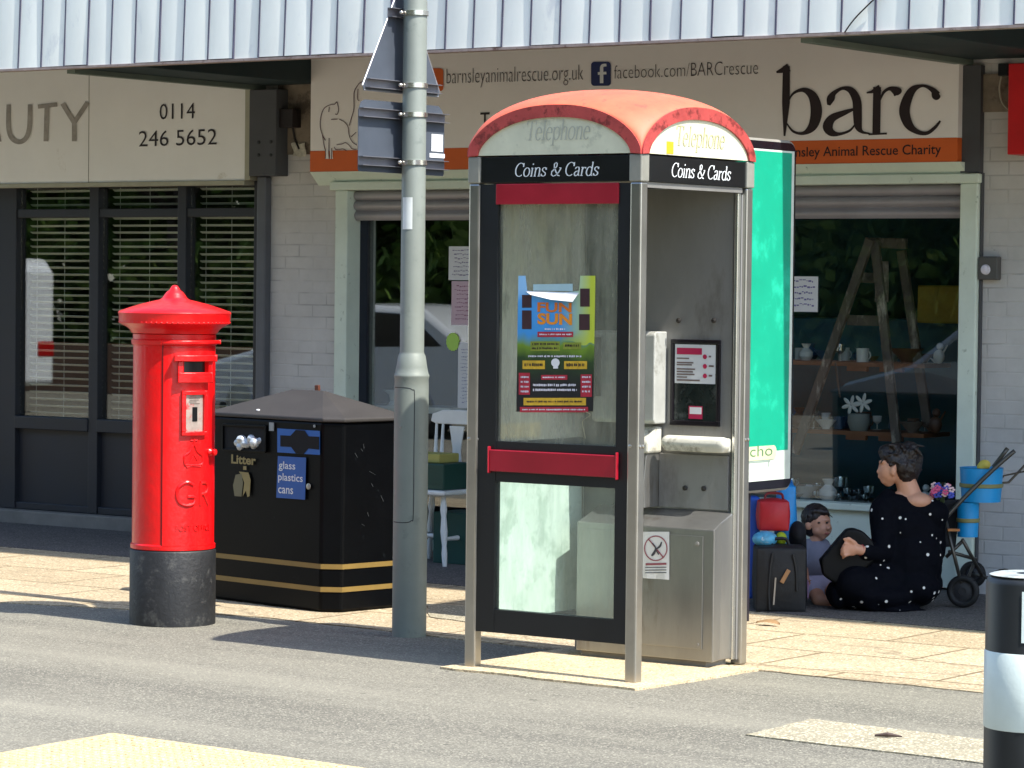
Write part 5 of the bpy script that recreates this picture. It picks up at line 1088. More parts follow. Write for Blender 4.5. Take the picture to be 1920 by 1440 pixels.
mb = MB(); a0_ = math.atan2(-FW.y, -FW.x); r_ = Rr+.002; mb.grid(lambda a, b: V((c.x+r_*math.cos(a0_+.9*a-.40), c.y+r_*math.sin(a0_+.9*a-.40), .98-(1205-1090)*mpp+(1205-1110)*mpp*b)), 10, 1); mb.build('white_panel', wb, bl)
mb = MB(); mb.lathe([(Rr-.02, .9865), (Rr-.012, .984), (Rr-.008, .986), (Rr-.02, .9895)], c, 56); mb.build('cap_edge', M('scuffed_edge', '#9aa09c', .5, 0, .5, 30), bl, smooth=True)

# ------------------------------------------------------------------ white chair with a green crate
U = V((RT.x, RT.y, 0)).normalized(); D = V((FW.x, FW.y, 0)).normalized()
def frame_at(px, py, Y=None):
    o = G(px, py) if Y is None else PY(px, py, Y); return o
cw = M('white_gloss_paint', '#d8dad6', .4, 0, .08, 6)
CH = G(845, 1052)
# keep the chair just in front of the shopfront
cY = 15.0; cX = PY(820, 1000, cY).x
ch = thing('wooden_chair', (cX, cY, 0), 'white painted spindle back chair standing outside the shop window', 'chair')
def cpnt(x, y, Y): return PY(x, y, Y)
seatz = PY(845, 925, cY-.2).z
cu_, cv_ = X3, Y3
mb = MB(); mb.prism([(-.2, -.2), (.2, -.2), (.19, .18), (.12, .2), (-.12, .2), (-.19, .18)], (cX, cY, seatz-.02), X3, Y3, Z3, .03); mb.build('seat', cw, ch, bevel=.01)
for sx2, sy2 in ((-1, -1), (1, -1), (1, 1), (-1, 1)):
    mb = MB(); a = V((cX+sx2*.14, cY+sy2*.13, seatz-.02)); b = V((cX+sx2*.2, cY+sy2*.19, 0)); pts = [a.lerp(b, t/10) for t in range(11)]; mb.tube(pts, [.014, .017, .022, .016, .019, .023, .019, .014, .018, .016, .012], 10); mb.build('leg', cw, ch, smooth=True)
mb = MB()
for (a, b) in (((-.17, -.16), (-.17, .16)), ((.17, -.16), (.17, .16)), ((-.17, 0), (.17, 0))): mb.tube([V((cX+a[0], cY+a[1], .17)), V((cX+(a[0]+b[0])/2, cY+(a[1]+b[1])/2, .17)), V((cX+b[0], cY+b[1], .17))], [.010, .016, .010], 8)
mb.build('stretcher', cw, ch, smooth=True)
bt = PY(845, 768, cY+.2).z
mb = MB(); mb.prism([(-.21, bt-.075), (-.17, bt-.09), (.17, bt-.09), (.21, bt-.075), (.2, bt-.03), (.12, bt-.004), (0, bt), (-.12, bt-.004), (-.2, bt-.03)], (cX, cY+.2, 0), X3, Z3, Y3, .025); mb.build('top_rail', cw, ch, bevel=.006)
for dx in (-.17, -.12, .12, .17):
    mb = MB(); mb.tube([(cX+dx*.85, cY+.16, seatz), (cX+dx*.93, cY+.185, (seatz+bt-.09)/2), (cX+dx, cY+.21, bt-.085)], [.009, .013, .008], 8); mb.build('spindle', cw, ch, smooth=True)
mb = MB(); mb.prism([(-.045, seatz), (.045, seatz), (.03, (seatz+bt)/2), (.055, bt-.1), (-.055, bt-.1), (-.03, (seatz+bt)/2)], (cX, cY+.185, 0), X3, Z3, Y3, .012); mb.build('splat', cw, ch, bevel=.003)
mb = MB(); mb.box(cX-.17, cX+.17, cY-.17, cY+.12, seatz+.011, seatz+.17); o = mb.build('green_crate', M('crate_green', '#0c3a30', .5), bevel=.008); tag(o, 'dark green crate resting on the seat of the white chair', 'crate')
mb = MB(); mb.box(cX-.15, cX+.1, cY-.12, cY+.08, seatz+.1705, seatz+.225); tag(mb.build('yellow_box', M('straw_box', '#a09a52', .7), bevel=.006), 'straw yellow box on top of the green crate on the chair', 'box')
mb = MB(); mb.box(cX-.02, cX+.26, cY-.02, cY+.25, .006, .32); tag(mb.build('green_crate', M('crate_teal', '#0d3f38', .6), bevel=.008), 'dark teal crate on the ground under the white chair', 'crate')
mb = MB(); q = G(733, 1075); mb.box(q.x-.02, q.x+.02, q.y-.02, q.y+.02, .006, .25); mb.box(q.x-.03, q.x+.03, q.y-.03, q.y+.03, .2501, .29); tag(mb.build('red_capped_post', M('small_red', '#8a1a2c', .5), bevel=.005), 'small dull red object half hidden behind the lamp post', 'bottle')

# ------------------------------------------------------------------ people and their things by the window
def figure_frame(px, py, w0=0):
    o = G(px, py); mpp = (o-V((0, 0, H))).dot(FW)/CF
    def f(x, y, w=0): return o+U*(x-px)*mpp+D*w+Z3*(py-y)*mpp
    return o, mpp, f
RF = Matrix((U, D, Z3)).transposed()     # local (u, depth, up) -> world, for ellipsoids
skin = M('skin', '#c08d72', .55, 0, .06, 10); skin2 = M('child_skin', '#bd8a70', .55, 0, .06, 10)
hair_m = M('dark_brown_hair', '#1a1110', .5, 0, .35, 60, .5, 160, stretch=(1, 1, .3))
def rumple(o, size, k):
    tx = bpy.data.textures.new('folds', 'CLOUDS'); tx.noise_scale = size; tx.noise_depth = 2
    d = o.modifiers.new('folds', 'DISPLACE'); d.texture = tx; d.strength = k; d.mid_level = .5; d.texture_coords = 'LOCAL'
def dress_mat():
    mt = bpy.data.materials.new('dotted_black_cloth'); mt.use_nodes = True; n = mt.node_tree.nodes; l = mt.node_tree.links; p = n['Principled BSDF']
    tc = n.new('ShaderNodeTexCoord'); vo = n.new('ShaderNodeTexVoronoi'); vo.inputs['Scale'].default_value = 15; vo.inputs['Randomness'].default_value = 1; l.new(tc.outputs['Object'], vo.inputs['Vector'])
    r = n.new('ShaderNodeValToRGB'); r.color_ramp.elements[0].position = .125; r.color_ramp.elements[0].color = (.7, .68, .63, 1); r.color_ramp.elements[1].position = .145; r.color_ramp.elements[1].color = (.002, .0025, .005, 1)
    l.new(vo.outputs['Distance'], r.inputs[0]); l.new(r.outputs[0], p.inputs['Base Color']); p.inputs['Roughness'].default_value = .8; p.inputs['Specular IOR Level'].default_value = .08
    nz = n.new('ShaderNodeTexNoise'); nz.inputs['Scale'].default_value = 9; l.new(tc.outputs['Object'], nz.inputs['Vector']); b = n.new('ShaderNodeBump'); b.inputs['Strength'].default_value = .5; b.inputs['Distance'].default_value = .03; l.new(nz.outputs[0], b.inputs['Height']); l.new(b.outputs[0], p.inputs['Normal'])
    return mt
o, mp, W = figure_frame(1660, 1142)
wo = thing('person', o, 'woman in a black white-dotted dress seated on the ground, back turned, dark hair up', 'person')
def EL(mb, f, mp, x, y, w, rx, rw, ry, n=18): mb.ell(f(x, y, w), (rx*mp, rw, ry*mp), n, 12, RF)
mb = MB()
EL(mb, W, mp, 1682, 863, 0, 28, .082, 30); EL(mb, W, mp, 1664, 880, -.01, 22, .06, 26); mb.cap(W(1657, 898, -.01), W(1662, 900, 0), .03, .035)
mb.cap(W(1646, 874, -.01), W(1642, 884, -.012), .007, .009); mb.cap(W(1645, 893, -.012), W(1648, 895, -.01), .011, .011); mb.cap(W(1646, 866, -.03), W(1650, 864, -.05), .012, .012)
EL(mb, W, mp, 1668, 881, -.075, 6, .014, 10)
mb.cap(W(1690, 888, .0), W(1704, 930, 0), .052, .062); mb.cap(W(1680, 940, -.01), W(1732, 945, -.01), .055, .055); EL(mb, W, mp, 1716, 938, -.03, 27, .068, 17); EL(mb, W, mp, 1700, 1000, 0, 40, .07, 60)
# forearm, palm, five fingers closed on the bag
mb.cap(W(1650, 1035, -.13), W(1606, 1026, -.22), .037, .027); mb.cap(W(1606, 1026, -.22), W(1592, 1022, -.235), .027, .030); EL(mb, W, mp, 1586, 1022, -.24, 13, .022, 14)
for i, (y, ln) in enumerate(((1011, 12), (1018, 15), (1025, 15), (1032, 12))):
    a = W(1582, y, -.245); b = W(1582-ln*.75, y+2, -.262); c2 = W(1582-ln, y+7, -.24); mb.cap(a, b, .0105, .0095); mb.cap(b, c2, .0095, .008)
mb.cap(W(1592, 1012, -.25), W(1580, 1003, -.265), .012, .010); mb.cap(W(1580, 1003, -.265), W(1571, 1004, -.26), .010, .008)
mb.cap(W(1690, 1110, -.0), W(1600, 1110, -.1), .06, .05)
mb.build('body', skin, wo, remesh=.0065, soft=2)
mb = MB()
EL(mb, W, mp, 1703, 1052, 0, 64, .165, 76); EL(mb, W, mp, 1700, 992, 0, 61, .13, 54); EL(mb, W, mp, 1702, 1096, .0, 66, .2, 42)
mb.cap(W(1664, 950, -.01), W(1744, 962, -.01), .085, .085); mb.cap(W(1655, 945, -.0), W(1662, 930, 0), .06, .045)
mb.cap(W(1654, 958, -.03), W(1648, 1034, -.12), .078, .060); mb.cap(W(1648, 1034, -.12), W(1616, 1030, -.2), .060, .044)
mb.cap(W(1744, 962, 0), W(1752, 1035, .05), .072, .06)
mb.cap(W(1680, 1092, -.05), W(1592, 1088, -.2), .12, .095); mb.cap(W(1592, 1088, -.2), W(1625, 1118, -.2), .09, .07); mb.cap(W(1680, 1100, .1), W(1600, 1100, .05), .11, .09)
EL(mb, W, mp, 1632, 1112, -.08, 82, .2, 30); EL(mb, W, mp, 1566, 1110, -.12, 22, .1, 26); EL(mb, W, mp, 1712, 1143, -.12, 26, .05, 7); EL(mb, W, mp, 1660, 1136, -.1, 60, .14, 9)
o = mb.build('dress', dress_mat(), wo, remesh=.009, soft=4); rumple(o, .12, .022)
mb = MB()
EL(mb, W, mp, 1684, 857, .006, 31, .090, 27); EL(mb, W, mp, 1694, 886, -.01, 19, .07, 20); EL(mb, W, mp, 1686, 872, -.03, 17, .07, 22); EL(mb, W, mp, 1668, 860, -.03, 15, .062, 13); EL(mb, W, mp, 1700, 850, -.02, 20, .06, 18); EL(mb, W, mp, 1660, 853, -.01, 16, .066, 13); EL(mb, W, mp, 1703, 838, .01, 13, .04, 11); EL(mb, W, mp, 1698, 874, -.005, 25, .085, 28); EL(mb, W, mp, 1668, 846, 0, 26, .07, 15); EL(mb, W, mp, 1700, 842, .0, 18, .05, 16); EL(mb, W, mp, 1712, 862, .0, 14, .045, 22)
rn = random.Random(4)
for i in range(44):
    a = W(1690+rn.uniform(-30, 22), 848+rn.uniform(-18, 26), -.075+rn.uniform(-.01, .03)); mb.cap(a, a+U*rn.uniform(.0, .05)+Z3*rn.uniform(-.05, .015)+D*.02, .010, .004, 7)
mb.cap(W(1656, 850, -.06), W(1645, 868, -.05), .010, .004); mb.cap(W(1712, 880, -.03), W(1716, 902, -.03), .010, .003)
o = mb.build('hair', hair_m, wo, remesh=.005, soft=1); rumple(o, .02, .012)
mb = MB(); q = W(1604, 1025, -.218); mb.lathe([(.028, -.003), (.031, 0), (.028, .003)], q, 18, W(1606, 1026, -.22)-W(1592, 1022, -.235)); mb.build('bracelet', M('red_thread', '#a01f30', .6), wo)
# bag on her lap
mb = MB(); po = W(0, 0, -.235); pts = [(1529, 1046), (1560, 1008), (1577, 988), (1590, 985), (1610, 992), (1628, 1010), (1630, 1046), (1590, 1082), (1556, 1088), (1536, 1075)]
mb.prism([((x-1580)*mp, (1142-y)*mp) for x, y in pts], W(1580, 1142, -.21), U, Z3, D, .09)
ba = thing('handbag', W(1580, 1080, -.2), 'dark handbag leaning up in the lap of the seated woman', 'bag'); 
mb.build('body', M('dark_bag', '#040506', .6, 0, .3, spec=.2), ba, remesh=.009, soft=8)
# toddler
o, mt_, T = figure_frame(1532, 1130)
tt = thing('person', o, 'toddler with short dark hair in a grey top sitting on the ground facing the woman', 'person')
mb = MB()
EL(mb, T, mt_, 1531, 978, 0, 24, .072, 28); EL(mb, T, mt_, 1538, 990, -.02, 19, .052, 19); mb.cap(T(1545, 985, -.062), T(1549, 988, -.07), .009, .012)   # nose
EL(mb, T, mt_, 1512, 984, -.045, 6, .013, 9); EL(mb, T, mt_, 1546, 998, -.05, 7, .014, 4); EL(mb, T, mt_, 1528, 993, -.045, 9, .025, 9); EL(mb, T, mt_, 1550, 990, -.03, 7, .02, 8); EL(mb, T, mt_, 1539, 1004, -.03, 8, .025, 7)
EL(mb, T, mt_, 1545, 973, -.058, 9, .01, 2.5); EL(mb, T, mt_, 1530, 974, -.064, 8, .008, 2.5)
mb.cap(T(1530, 1000, 0), T(1528, 1018, 0), .033, .04); EL(mb, T, mt_, 1528, 1045, 0, 24, .06, 36)
mb.cap(T(1512, 1030, -.03), T(1503, 1060, -.06), .03, .026); mb.cap(T(1503, 1060, -.06), T(1508, 1088, -.10), .025, .02)
def small_hand(mb, f, x, y, w, dx):
    mb.cap(f(x, y, w), f(x+dx*5, y+4, w-.01), .017, .015)
    for i in range(4): a = f(x+dx*(5+i*1.2), y+1+i*2.4, w-.005*i); mb.cap(a, f(x+dx*(11-abs(i-1.5)), y+4+i*2.6, w-.02), .0062, .0052, 8)
    mb.cap(f(x+dx*1, y-3, w-.01), f(x+dx*6, y-6, w-.025), .007, .0055, 8)
small_hand(mb, T, 1509, 1090, -.105, 1)
mb.cap(T(1546, 1028, -.02), T(1556, 1050, -.07), .03, .025); mb.cap(T(1556, 1050, -.07), T(1568, 1062, -.11), .024, .019); small_hand(mb, T, 1569, 1063, -.11, 1)
mb.cap(T(1520, 1098, -.05), T(1528, 1116, -.2), .05, .038); mb.cap(T(1528, 1116, -.2), T(1562, 1126, -.24), .036, .026); mb.cap(T(1562, 1126, -.24), T(1574, 1124, -.27), .022, .018)
mb.cap(T(1538, 1100, 0), T(1560, 1105, -.1), .05, .04)
mb.build('body', skin2, tt, remesh=.0055, soft=2)
mb = MB(); EL(mb, T, mt_, 1530, 1050, 0, 33, .10, 40); mb.cap(T(1512, 1028, -.02), T(1504, 1054, -.05), .040, .038); mb.cap(T(1544, 1026, -.01), T(1553, 1044, -.05), .038, .036); mb.cap(T(1514, 1022, 0), T(1542, 1021, 0), .036, .036)
mb.build('shirt', M('grey_tee', '#7d7f8e', .85, 0, .1, 12, .4, 12), tt, remesh=.007, soft=3)
mb = MB(); EL(mb, T, mt_, 1531, 1094, -.02, 30, .095, 22); mb.cap(T(1520, 1098, -.06), T(1525, 1108, -.13), .055, .05); mb.build('shorts', M('lilac_shorts', '#a9a5bd', .85), tt, remesh=.007, soft=2)
mb = MB(); EL(mb, T, mt_, 1527, 970, .012, 27, .082, 27); EL(mb, T, mt_, 1520, 985, .01, 18, .066, 22)
mb.cap(T(1522, 958, -.05), T(1544, 958, -.055), .018, .014); mb.cap(T(1544, 958, -.045), T(1560, 970, -.03), .008, .003, 8); mb.cap(T(1512, 965, -.05), T(1508, 985, -.04), .012, .006, 8)
o = mb.build('hair', hair_m, tt, remesh=.005, soft=1); rumple(o, .02, .012)
mb = MB()
for x, w in ((1546, -.0705), (1531, -.075)): EL(mb, T, mt_, x, 978, w, 2.6, .004, 1.8, 8)
mb.build('eyes', M('eye_dark', '#140d0a', .2), tt)
mb = MB(); EL(mb, T, mt_, 1546, 998, -.0635, 5, .004, 1.8, 8); mb.build('lips', M('lips', '#8c4840', .5), tt)
mb = MB(); EL(mb, T, mt_, 1507, 1102, -.12, 9, .03, 12); mb.cap(T(1506, 1088, -.12), T(1509, 1112, -.14), .018, .02); o = mb.build('pink_sandal', M('pink_toy', '#a887a8', .6, 0, .3, 40), remesh=.006, soft=1); tag(o, 'pink patterned soft shoe lying beside the toddler and the black bag', 'shoe')
# bags left of the toddler
def softbox(name, x0, y0, x1, y1, w0, w1, mat, lab, cat, base=(1455, 1142), bulge=.02, handle=True, f=None, mpp=None, parts=None):
    o, mq, f = figure_frame(*base); mb = MB()
    def pt(a, b, c): return f(x0+(x1-x0)*a, y1+(y0-y1)*b, w0+(w1-w0)*c)
    t = thing(name, pt(.5, 0, .5), lab, cat)
    n_ = 6
    def face(fn): mb.grid(fn, n_, n_)
    def P(a, b, c):
        q = pt(a, b, c); k_ = math.sin(math.pi*a)*math.sin(math.pi*b)*math.sin(math.pi*c) if 0 else 0
        s = bulge*(math.sin(math.pi*min(max(a, 0), 1))*math.sin(math.pi*min(max(b, 0), 1)))
        if c == 0: q = q-D*s
        if c == 1: q = q+D*s
        s2 = bulge*.6*math.sin(math.pi*b)*math.sin(math.pi*c)
        if a == 0: q = q-U*s2
        if a == 1: q = q+U*s2
        s3 = bulge*.6*math.sin(math.pi*a)*math.sin(math.pi*c)
        if b == 1: q = q+Z3*s3
        return q
    for fn in (lambda a, b: P(a, b, 0), lambda a, b: P(a, b, 1), lambda a, b: P(0, a, b), lambda a, b: P(1, a, b), lambda a, b: P(a, 1, b), lambda a, b: P(a, 0, b)): face(fn)
    mb.build('body', mat, t, remesh=.009, soft=4)
    if parts: parts(t, f, mq)
    return t
def pack_parts(t, f, mq):
    bk = M('strap_black', '#050608', .6)
    mb = MB(); mb.tube([f(a, b, -.235) for a, b in cr([(1440, 1030), (1436, 1060), (1434, 1100), (1436, 1135)], 5)], .007, 6).tube([f(a, b, -.235) for a, b in cr([(1478, 1032), (1484, 1060), (1486, 1100)], 5)], .008, 6); mb.build('strap', bk, t)
    mb = MB(); mb.bar(f(1470, 1060, -.25), f(1457, 1084, -.25), .022, .01, D); mb.build('tan_tag', M('tan_tag', '#9a6f45', .6), t, bevel=.002)
    mb = MB(); mb.bar(f(1446, 1075, -.245), f(1443, 1125, -.245), .008, .006, D); mb.build('zip', M('zip_pale', '#9a8f80', .4), t)
    mb = MB(); mb.tube([f(a, b, -.12) for a, b in cr([(1440, 1022), (1446, 1008), (1468, 1007), (1474, 1022)], 5)], .009, 7); mb.build('handle', bk, t)
softbox('rucksack', 1411, 1020, 1504, 1140, -.22, .02, M('pack_black', '#040507', .65, 0, .4, 8, .4, 20), 'black rucksack with a tan tag standing on the ground left of the toddler', 'rucksack', parts=pack_parts)
def st_parts(t, f, mq): mb = MB(); mb.tube([f(a, b, .02) for a, b in cr([(1432, 938), (1436, 926), (1462, 926), (1466, 938)], 5)], .007, 6); mb.build('handle', M('strap_red', '#6e0a16', .5), t)
softbox('lunch_bag', 1420, 938, 1476, 994, -.05, .12, M('lunch_red', '#a3101e', .55, 0, .15, 10, .2, 20), 'red quilted lunch bag perched above the black rucksack', 'bag', parts=st_parts)
def bl_parts(t, f, mq): mb = MB(); mb.tube([f(a, b, .2) for a, b in cr([(1470, 918), (1468, 904), (1484, 903), (1490, 918)], 5)], .007, 6); mb.build('handle', M('bag_blue_d', '#0d5d9e', .5), t)
softbox('beach_bag', 1462, 914, 1494, 1128, .13, .3, M('bag_blue', '#1581c4', .5, 0, .12, 8, .2, 16), 'tall bright blue bag between the red bag and the window sill', 'bag', parts=bl_parts, bulge=.03)
softbox('blue_box', 1408, 936, 1426, 1128, .13, .26, M('box_blue', '#134fb4', .5), 'royal blue bag edge showing at the left of the red lunch bag', 'bag', bulge=.01)
o, mq, f = figure_frame(1455, 1142)
mb = MB(); mb.ell(f(1430, 1008, -.08), (24*mq, .07, 15*mq), 16, 10, RF); tag(mb.build('patterned_pouch', M('pouch_blue', '#4f9dc0', .5, 0, .3, 30, col2='#d5dfe0', thr=(.62, 20)), smooth='all'), 'pale blue patterned pouch lying on top of the black rucksack', 'pouch')
mb = MB(); mb.ell(f(1461, 1008, -.06), (11*mq, .05, 13*mq), 14, 10, RF); tag(mb.build('lime_ball', M('lime', '#93a81e', .5, 0, .1), smooth='all'), 'lime green ball beside the blue pouch on the rucksack', 'ball')
mb = MB(); mb.ell(f(1497, 1003, .12), (17*mq, .1, 24*mq), 14, 10, RF); mb.cap(f(1497, 1010, .12), f(1497, 1125, .12), .05, .06); tag(mb.build('folded_coat', M('coat_black', '#0a0b12', .9), remesh=.01, soft=3), 'dark bundled coat behind the shoulder of the toddler', 'coat')

# pushchair with blue bags
o, mq, f = figure_frame(1810, 1140)
pc = thing('pushchair', o, 'folding pushchair with black wheels parked against the wall right of the woman', 'pushchair')
tube_m = M('pushchair_frame', '#4d4a45', .35, .6, .15)
tyre = M('tyre_black', '#0b0b0c', .7, 0, .3); hub = M('hub_black', '#1f2024', .5)
def wheel(x, y, w, r):
    q = f(x, y, w); mb = MB(); ax = (D*.93+U*.36).normalized()
    a_ = ax.orthogonal().normalized(); b_ = ax.cross(a_)
    mb.tube([q+(a_*math.cos(i*math.pi/16)+b_*math.sin(i*math.pi/16))*(r-.019) for i in range(33)], .019, 9, cap=False); wh = mb.build('wheel', tyre, pc, smooth='all')
    mb = MB(); mb.lathe([(r*.62, -.006), (r*.62, .006), (r*.5, .012), (.02, .016), (.02, -.016), (r*.5, -.012)], q, 20, ax)
    for i in range(5): a2 = i*2*math.pi/5; mb.bar(q, q+(a_*math.cos(a2)+b_*math.sin(a2))*(r-.02), .014, .02, ax)
    mb.build('hub', hub, wh)
wheel(1800, 1105, -.1, 31*mq); wheel(1888, 1100, .12, 31*mq); wheel(1845, 1090, .42, 26*mq)
mb = MB()
for pts in ([(1762, 972, -.1), (1800, 930, -.1), (1850, 880, -.1), (1892, 842, -.1)], [(1790, 985, .2), (1835, 925, .2), (1893, 842, .15)]): mb.tube([f(*p) for p in cr(pts, 5)], .012, 8)
mb.build('handle_bar', tube_m, pc, smooth='all')
mb = MB()
for a, b in (((1764, 968, -.1), (1800, 1105, -.1)), ((1800, 1010, -.05), (1846, 1082, .1)), ((1846, 1082, .1), (1888, 1100, .12)), ((1774, 1032, -.08), (1832, 1050, .05)), ((1805, 1012, 0), (1772, 1045, .0)), ((1846, 1082, .1), (1845, 1090, .42)), ((1800, 1105, -.1), (1830, 1060, .1))): mb.tube([f(*a), f(*b)], .010, 7)
mb.build('frame', tube_m, pc, smooth='all')
mb = MB(); mb.tube([f(a, b, .22) for a, b in ((1880, 910), (1900, 908), (1935, 870))], .007, 6).tube([f(a, b, .2) for a, b in ((1838, 950), (1890, 895), (1935, 885))], .005, 6); mb.build('rear_rod', tube_m, pc)
mb = MB(); mb.bar(f(1768, 990, -.13), f(1790, 990, -.13), .03, .012); mb.build('tan_strap', M('strap_tan', '#a0652e', .6), pc)
mb = MB(); mb.grid(lambda a, b: f(1748+58*a-14*b, 938+90*b, -.02+.12*a+.05*math.sin(3*b)), 8, 8); o_ = mb.build('seat_cloth', M('seat_cloth', '#101216', .8), pc, smooth='all'); o_.modifiers.new('s', 'SOLIDIFY').thickness = .015
bb = M('bag_cyan', '#0f8cc9', .45, 0, .1, 8, .15, 14)
def bucket(x0, x1, y0, y1, w, lab, taper=.12):
    cx_ = (x0+x1)/2; rr_ = (x1-x0)/2*mq; t = thing('blue_bucket', f(cx_, y1, w), lab, 'bucket', 'blue buckets on the pushchair'); L = (y1-y0)*mq; q = f(cx_, y1, w)
    mb = MB(); mb.lathe([(rr_*(1-taper), 0), (rr_*(1-taper*.3), L*.6), (rr_, L*.98), (rr_*1.03, L), (rr_*.97, L), (rr_*(.96-taper), .02)], q, 28); mb.build('body', bb, t, smooth=True)
    mb = MB(); mb.lathe([(rr_*(1-taper*.4)+.003, L*.42), (rr_*(1-taper*.35)+.006, L*.44), (rr_*(1-taper*.3)+.006, L*.52), (rr_*(1-taper*.3)+.003, L*.54)], q, 28); mb.build('band', M('band_olive', '#7c7a4c', .5), t, smooth=True)
bucket(1799, 1880, 877, 941, .06, 'larger cyan blue bucket strapped high on the pushchair handles', .1)
bucket(1794, 1835, 942, 1007, .04, 'smaller cyan blue bucket hanging below the larger one on the pushchair', .06)
mb = MB(); mb.ell(f(1845, 872, .06), (12*mq, .035, 10*mq), 12, 8, RF); mb.ell(f(1838, 876, .06), (8*mq, .03, 7*mq), 12, 8, RF); tag(mb.build('yellow_sponge', M('pale_yellow', '#c9b44e', .7), smooth='all', remesh=.006, soft=1), 'pale yellow sponge in the top of the larger blue bucket', 'sponge')
fb = thing('flower_bunch', f(1755, 960, -.14), 'bunch of pink and blue artificial flowers sticking up beside the woman', 'flowers')
rn = random.Random(11)
for nm, col, n_ in (('pink_petals', '#c2527c', 9), ('blue_petals', '#3c4aa8', 9), ('pale_petals', '#cbb0b4', 5)):
    mb = MB()
    for i in range(n_):
        q = f(1753+rn.uniform(-14, 20), 915+rn.uniform(-9, 12), -.14+rn.uniform(-.04, .04))
        for k_ in range(5): a = k_*1.2566+i; mb.ell(q+U*.011*math.cos(a)+Z3*.011*math.sin(a), (.009, .004, .006), 6, 4, RF)
    mb.build(nm, M(nm, col, .7), fb)
mb = MB()
for i in range(8): mb.tube([f(1757, 985, -.1), f(1752+rn.uniform(-10, 16), 925, -.14)], .003, 4)
mb.build('stems', M('stem_green', '#2a3a1c', .7), fb)
# dry leaf and twig on the paving
mb = MB(); q = G(1440, 1175); mb.grid(lambda a, b: V((q.x+.14*(a-.5), q.y+.06*(b-.5)*math.sin(math.pi*a), .012+.014*math.sin(3*a)+.01*b)), 8, 4); tag(mb.build('dry_leaf', M('dry_leaf', '#8a6c48', .8)), 'curled dry leaf lying on the sunny paving beside the kiosk', 'leaf')
mb = MB(); q = G(1662, 1387); mb.tube([q+V((-.05, .0, .012)), q+V((0, .012, .018)), q+V((.05, .03, .014))], [.004, .01, .003], 6); tag(mb.build('cigarette_end', M('dark_litter', '#4a3c36', .8)), 'small dark scrap of litter on the pale concrete patch in the foreground', 'litter')

# ------------------------------------------------------------------ what the windows and steel reflect: the far side of the car park
def vehicle(prof, glassp, x0, y1, wid, paint, lab, kind, wr=.33, wxs=(.8, 3.4), rearright=True):
    t = thing(kind, (x0+2, y1-wid/2, 0), lab, 'car' if kind != 'parked_van' else 'van')
    mb = MB(); mb.prism([(a, b) for a, b in prof], (x0, y1, 0), X3, Z3, -Y3, wid); mb.build('body', paint, t, bevel=.07, smooth=True)
    mb = MB(); mb.prism(glassp, (x0, y1+.006, 0), X3, Z3, -Y3, wid+.012); mb.build('side_glass', M('car_glass', '#0a0d10', .08), t, bevel=.01)
    for a in wxs:
        for yy in (y1-.08, y1-wid+.3):
            mb = MB(); mb.lathe([(wr, 0), (wr, .2), (wr-.03, .22), (.0, .21)], (x0+a, yy-.14, wr), 24, (0, 1, 0)); w_ = mb.build('wheel', tyre, t, smooth=True)
            mb = MB(); mb.lathe([(wr*.65, 0), (wr*.6, .02), (0, .03)], (x0+a, yy+.075, wr), 20, (0, 1, 0)); mb.build('rim', M('alloy', '#8c8e90', .3, .8), w_)
    L = max(a for a, b in prof); mb = MB()
    for yy in (y1-.16, y1-wid+.16): mb.box(x0+L-.16, x0+L+.015, yy-.13, yy+.165, .72, .92)
    mb.build('tail_light', M('tail_red', '#9c0d0d', .2), t, bevel=.02)
    mb = MB(); mb.box(x0+L-.01, x0+L+.02, y1-wid/2-.26, y1-wid/2+.26, .55, .66); mb.build('number_plate', M('plate_yellow', '#c8a62a', .5), t)
    return t
hatch = [(.12, .25), (0, .45), (.05, .72), (.9, .92), (1.6, 1.38), (2.3, 1.48), (3.4, 1.44), (4.0, 1.05), (4.15, .9), (4.15, .4), (4.05, .25)]
hg = [(1.15, .96), (1.7, 1.33), (2.3, 1.4), (3.25, 1.37), (3.7, 1.02)]
vehicle(hatch, hg, -23.9, 4.1, 1.75, M('car_white', '#c9cccc', .25, 0, .02, coat=.6), 'white hatchback parked across the car park, mirrored in the window', 'parked_car')
vehicle(hatch, hg, -17.6, 3.9, 1.75, M('car_silver', '#8d9296', .25, .5, .02, coat=.6), 'silver hatchback parked across the car park, mirrored in the window', 'parked_car')
van = [(.1, .3), (0, .6), (.1, 1.0), (.9, 1.15), (1.5, 1.8), (2.2, 1.98), (5.0, 1.98), (5.15, 1.8), (5.15, .35)]
vehicle(van, [(1.2, 1.15), (1.65, 1.72), (2.2, 1.76), (2.2, 1.15)], -32.9, 4.2, 1.9, M('van_white', '#cdd1d2', .3, 0, .02, coat=.5), 'white van parked across the car park, mirrored in the window', 'parked_van', wxs=(.9, 4.2))
g2 = ground_mat('verge_grass', '#3d4a22', '#232e12', '#5f6b36', fine=60, blotch=.5, spk=.3)
sheet('grass_verge', [(-80, -60), (5, -60), (5, -3.2), (-80, -3.2)], .02, g2)
mb = MB(); mb.box(-70, 0, -3.3, -3.05, 0, .75); tag(mb.build('boundary_wall', wall_mat('brown_brick', '#7d5a40', .23, .075)), 'low brown brick wall along the far side of the car park', 'wall')
leafm = M('leaf_green', '#587530', .6, 0, .45, 3, col2='#8fa650', thr=(.58, 1.5)); barkm = M('bark', '#3b3027', .9, 0, .3, 8, .5, 20)
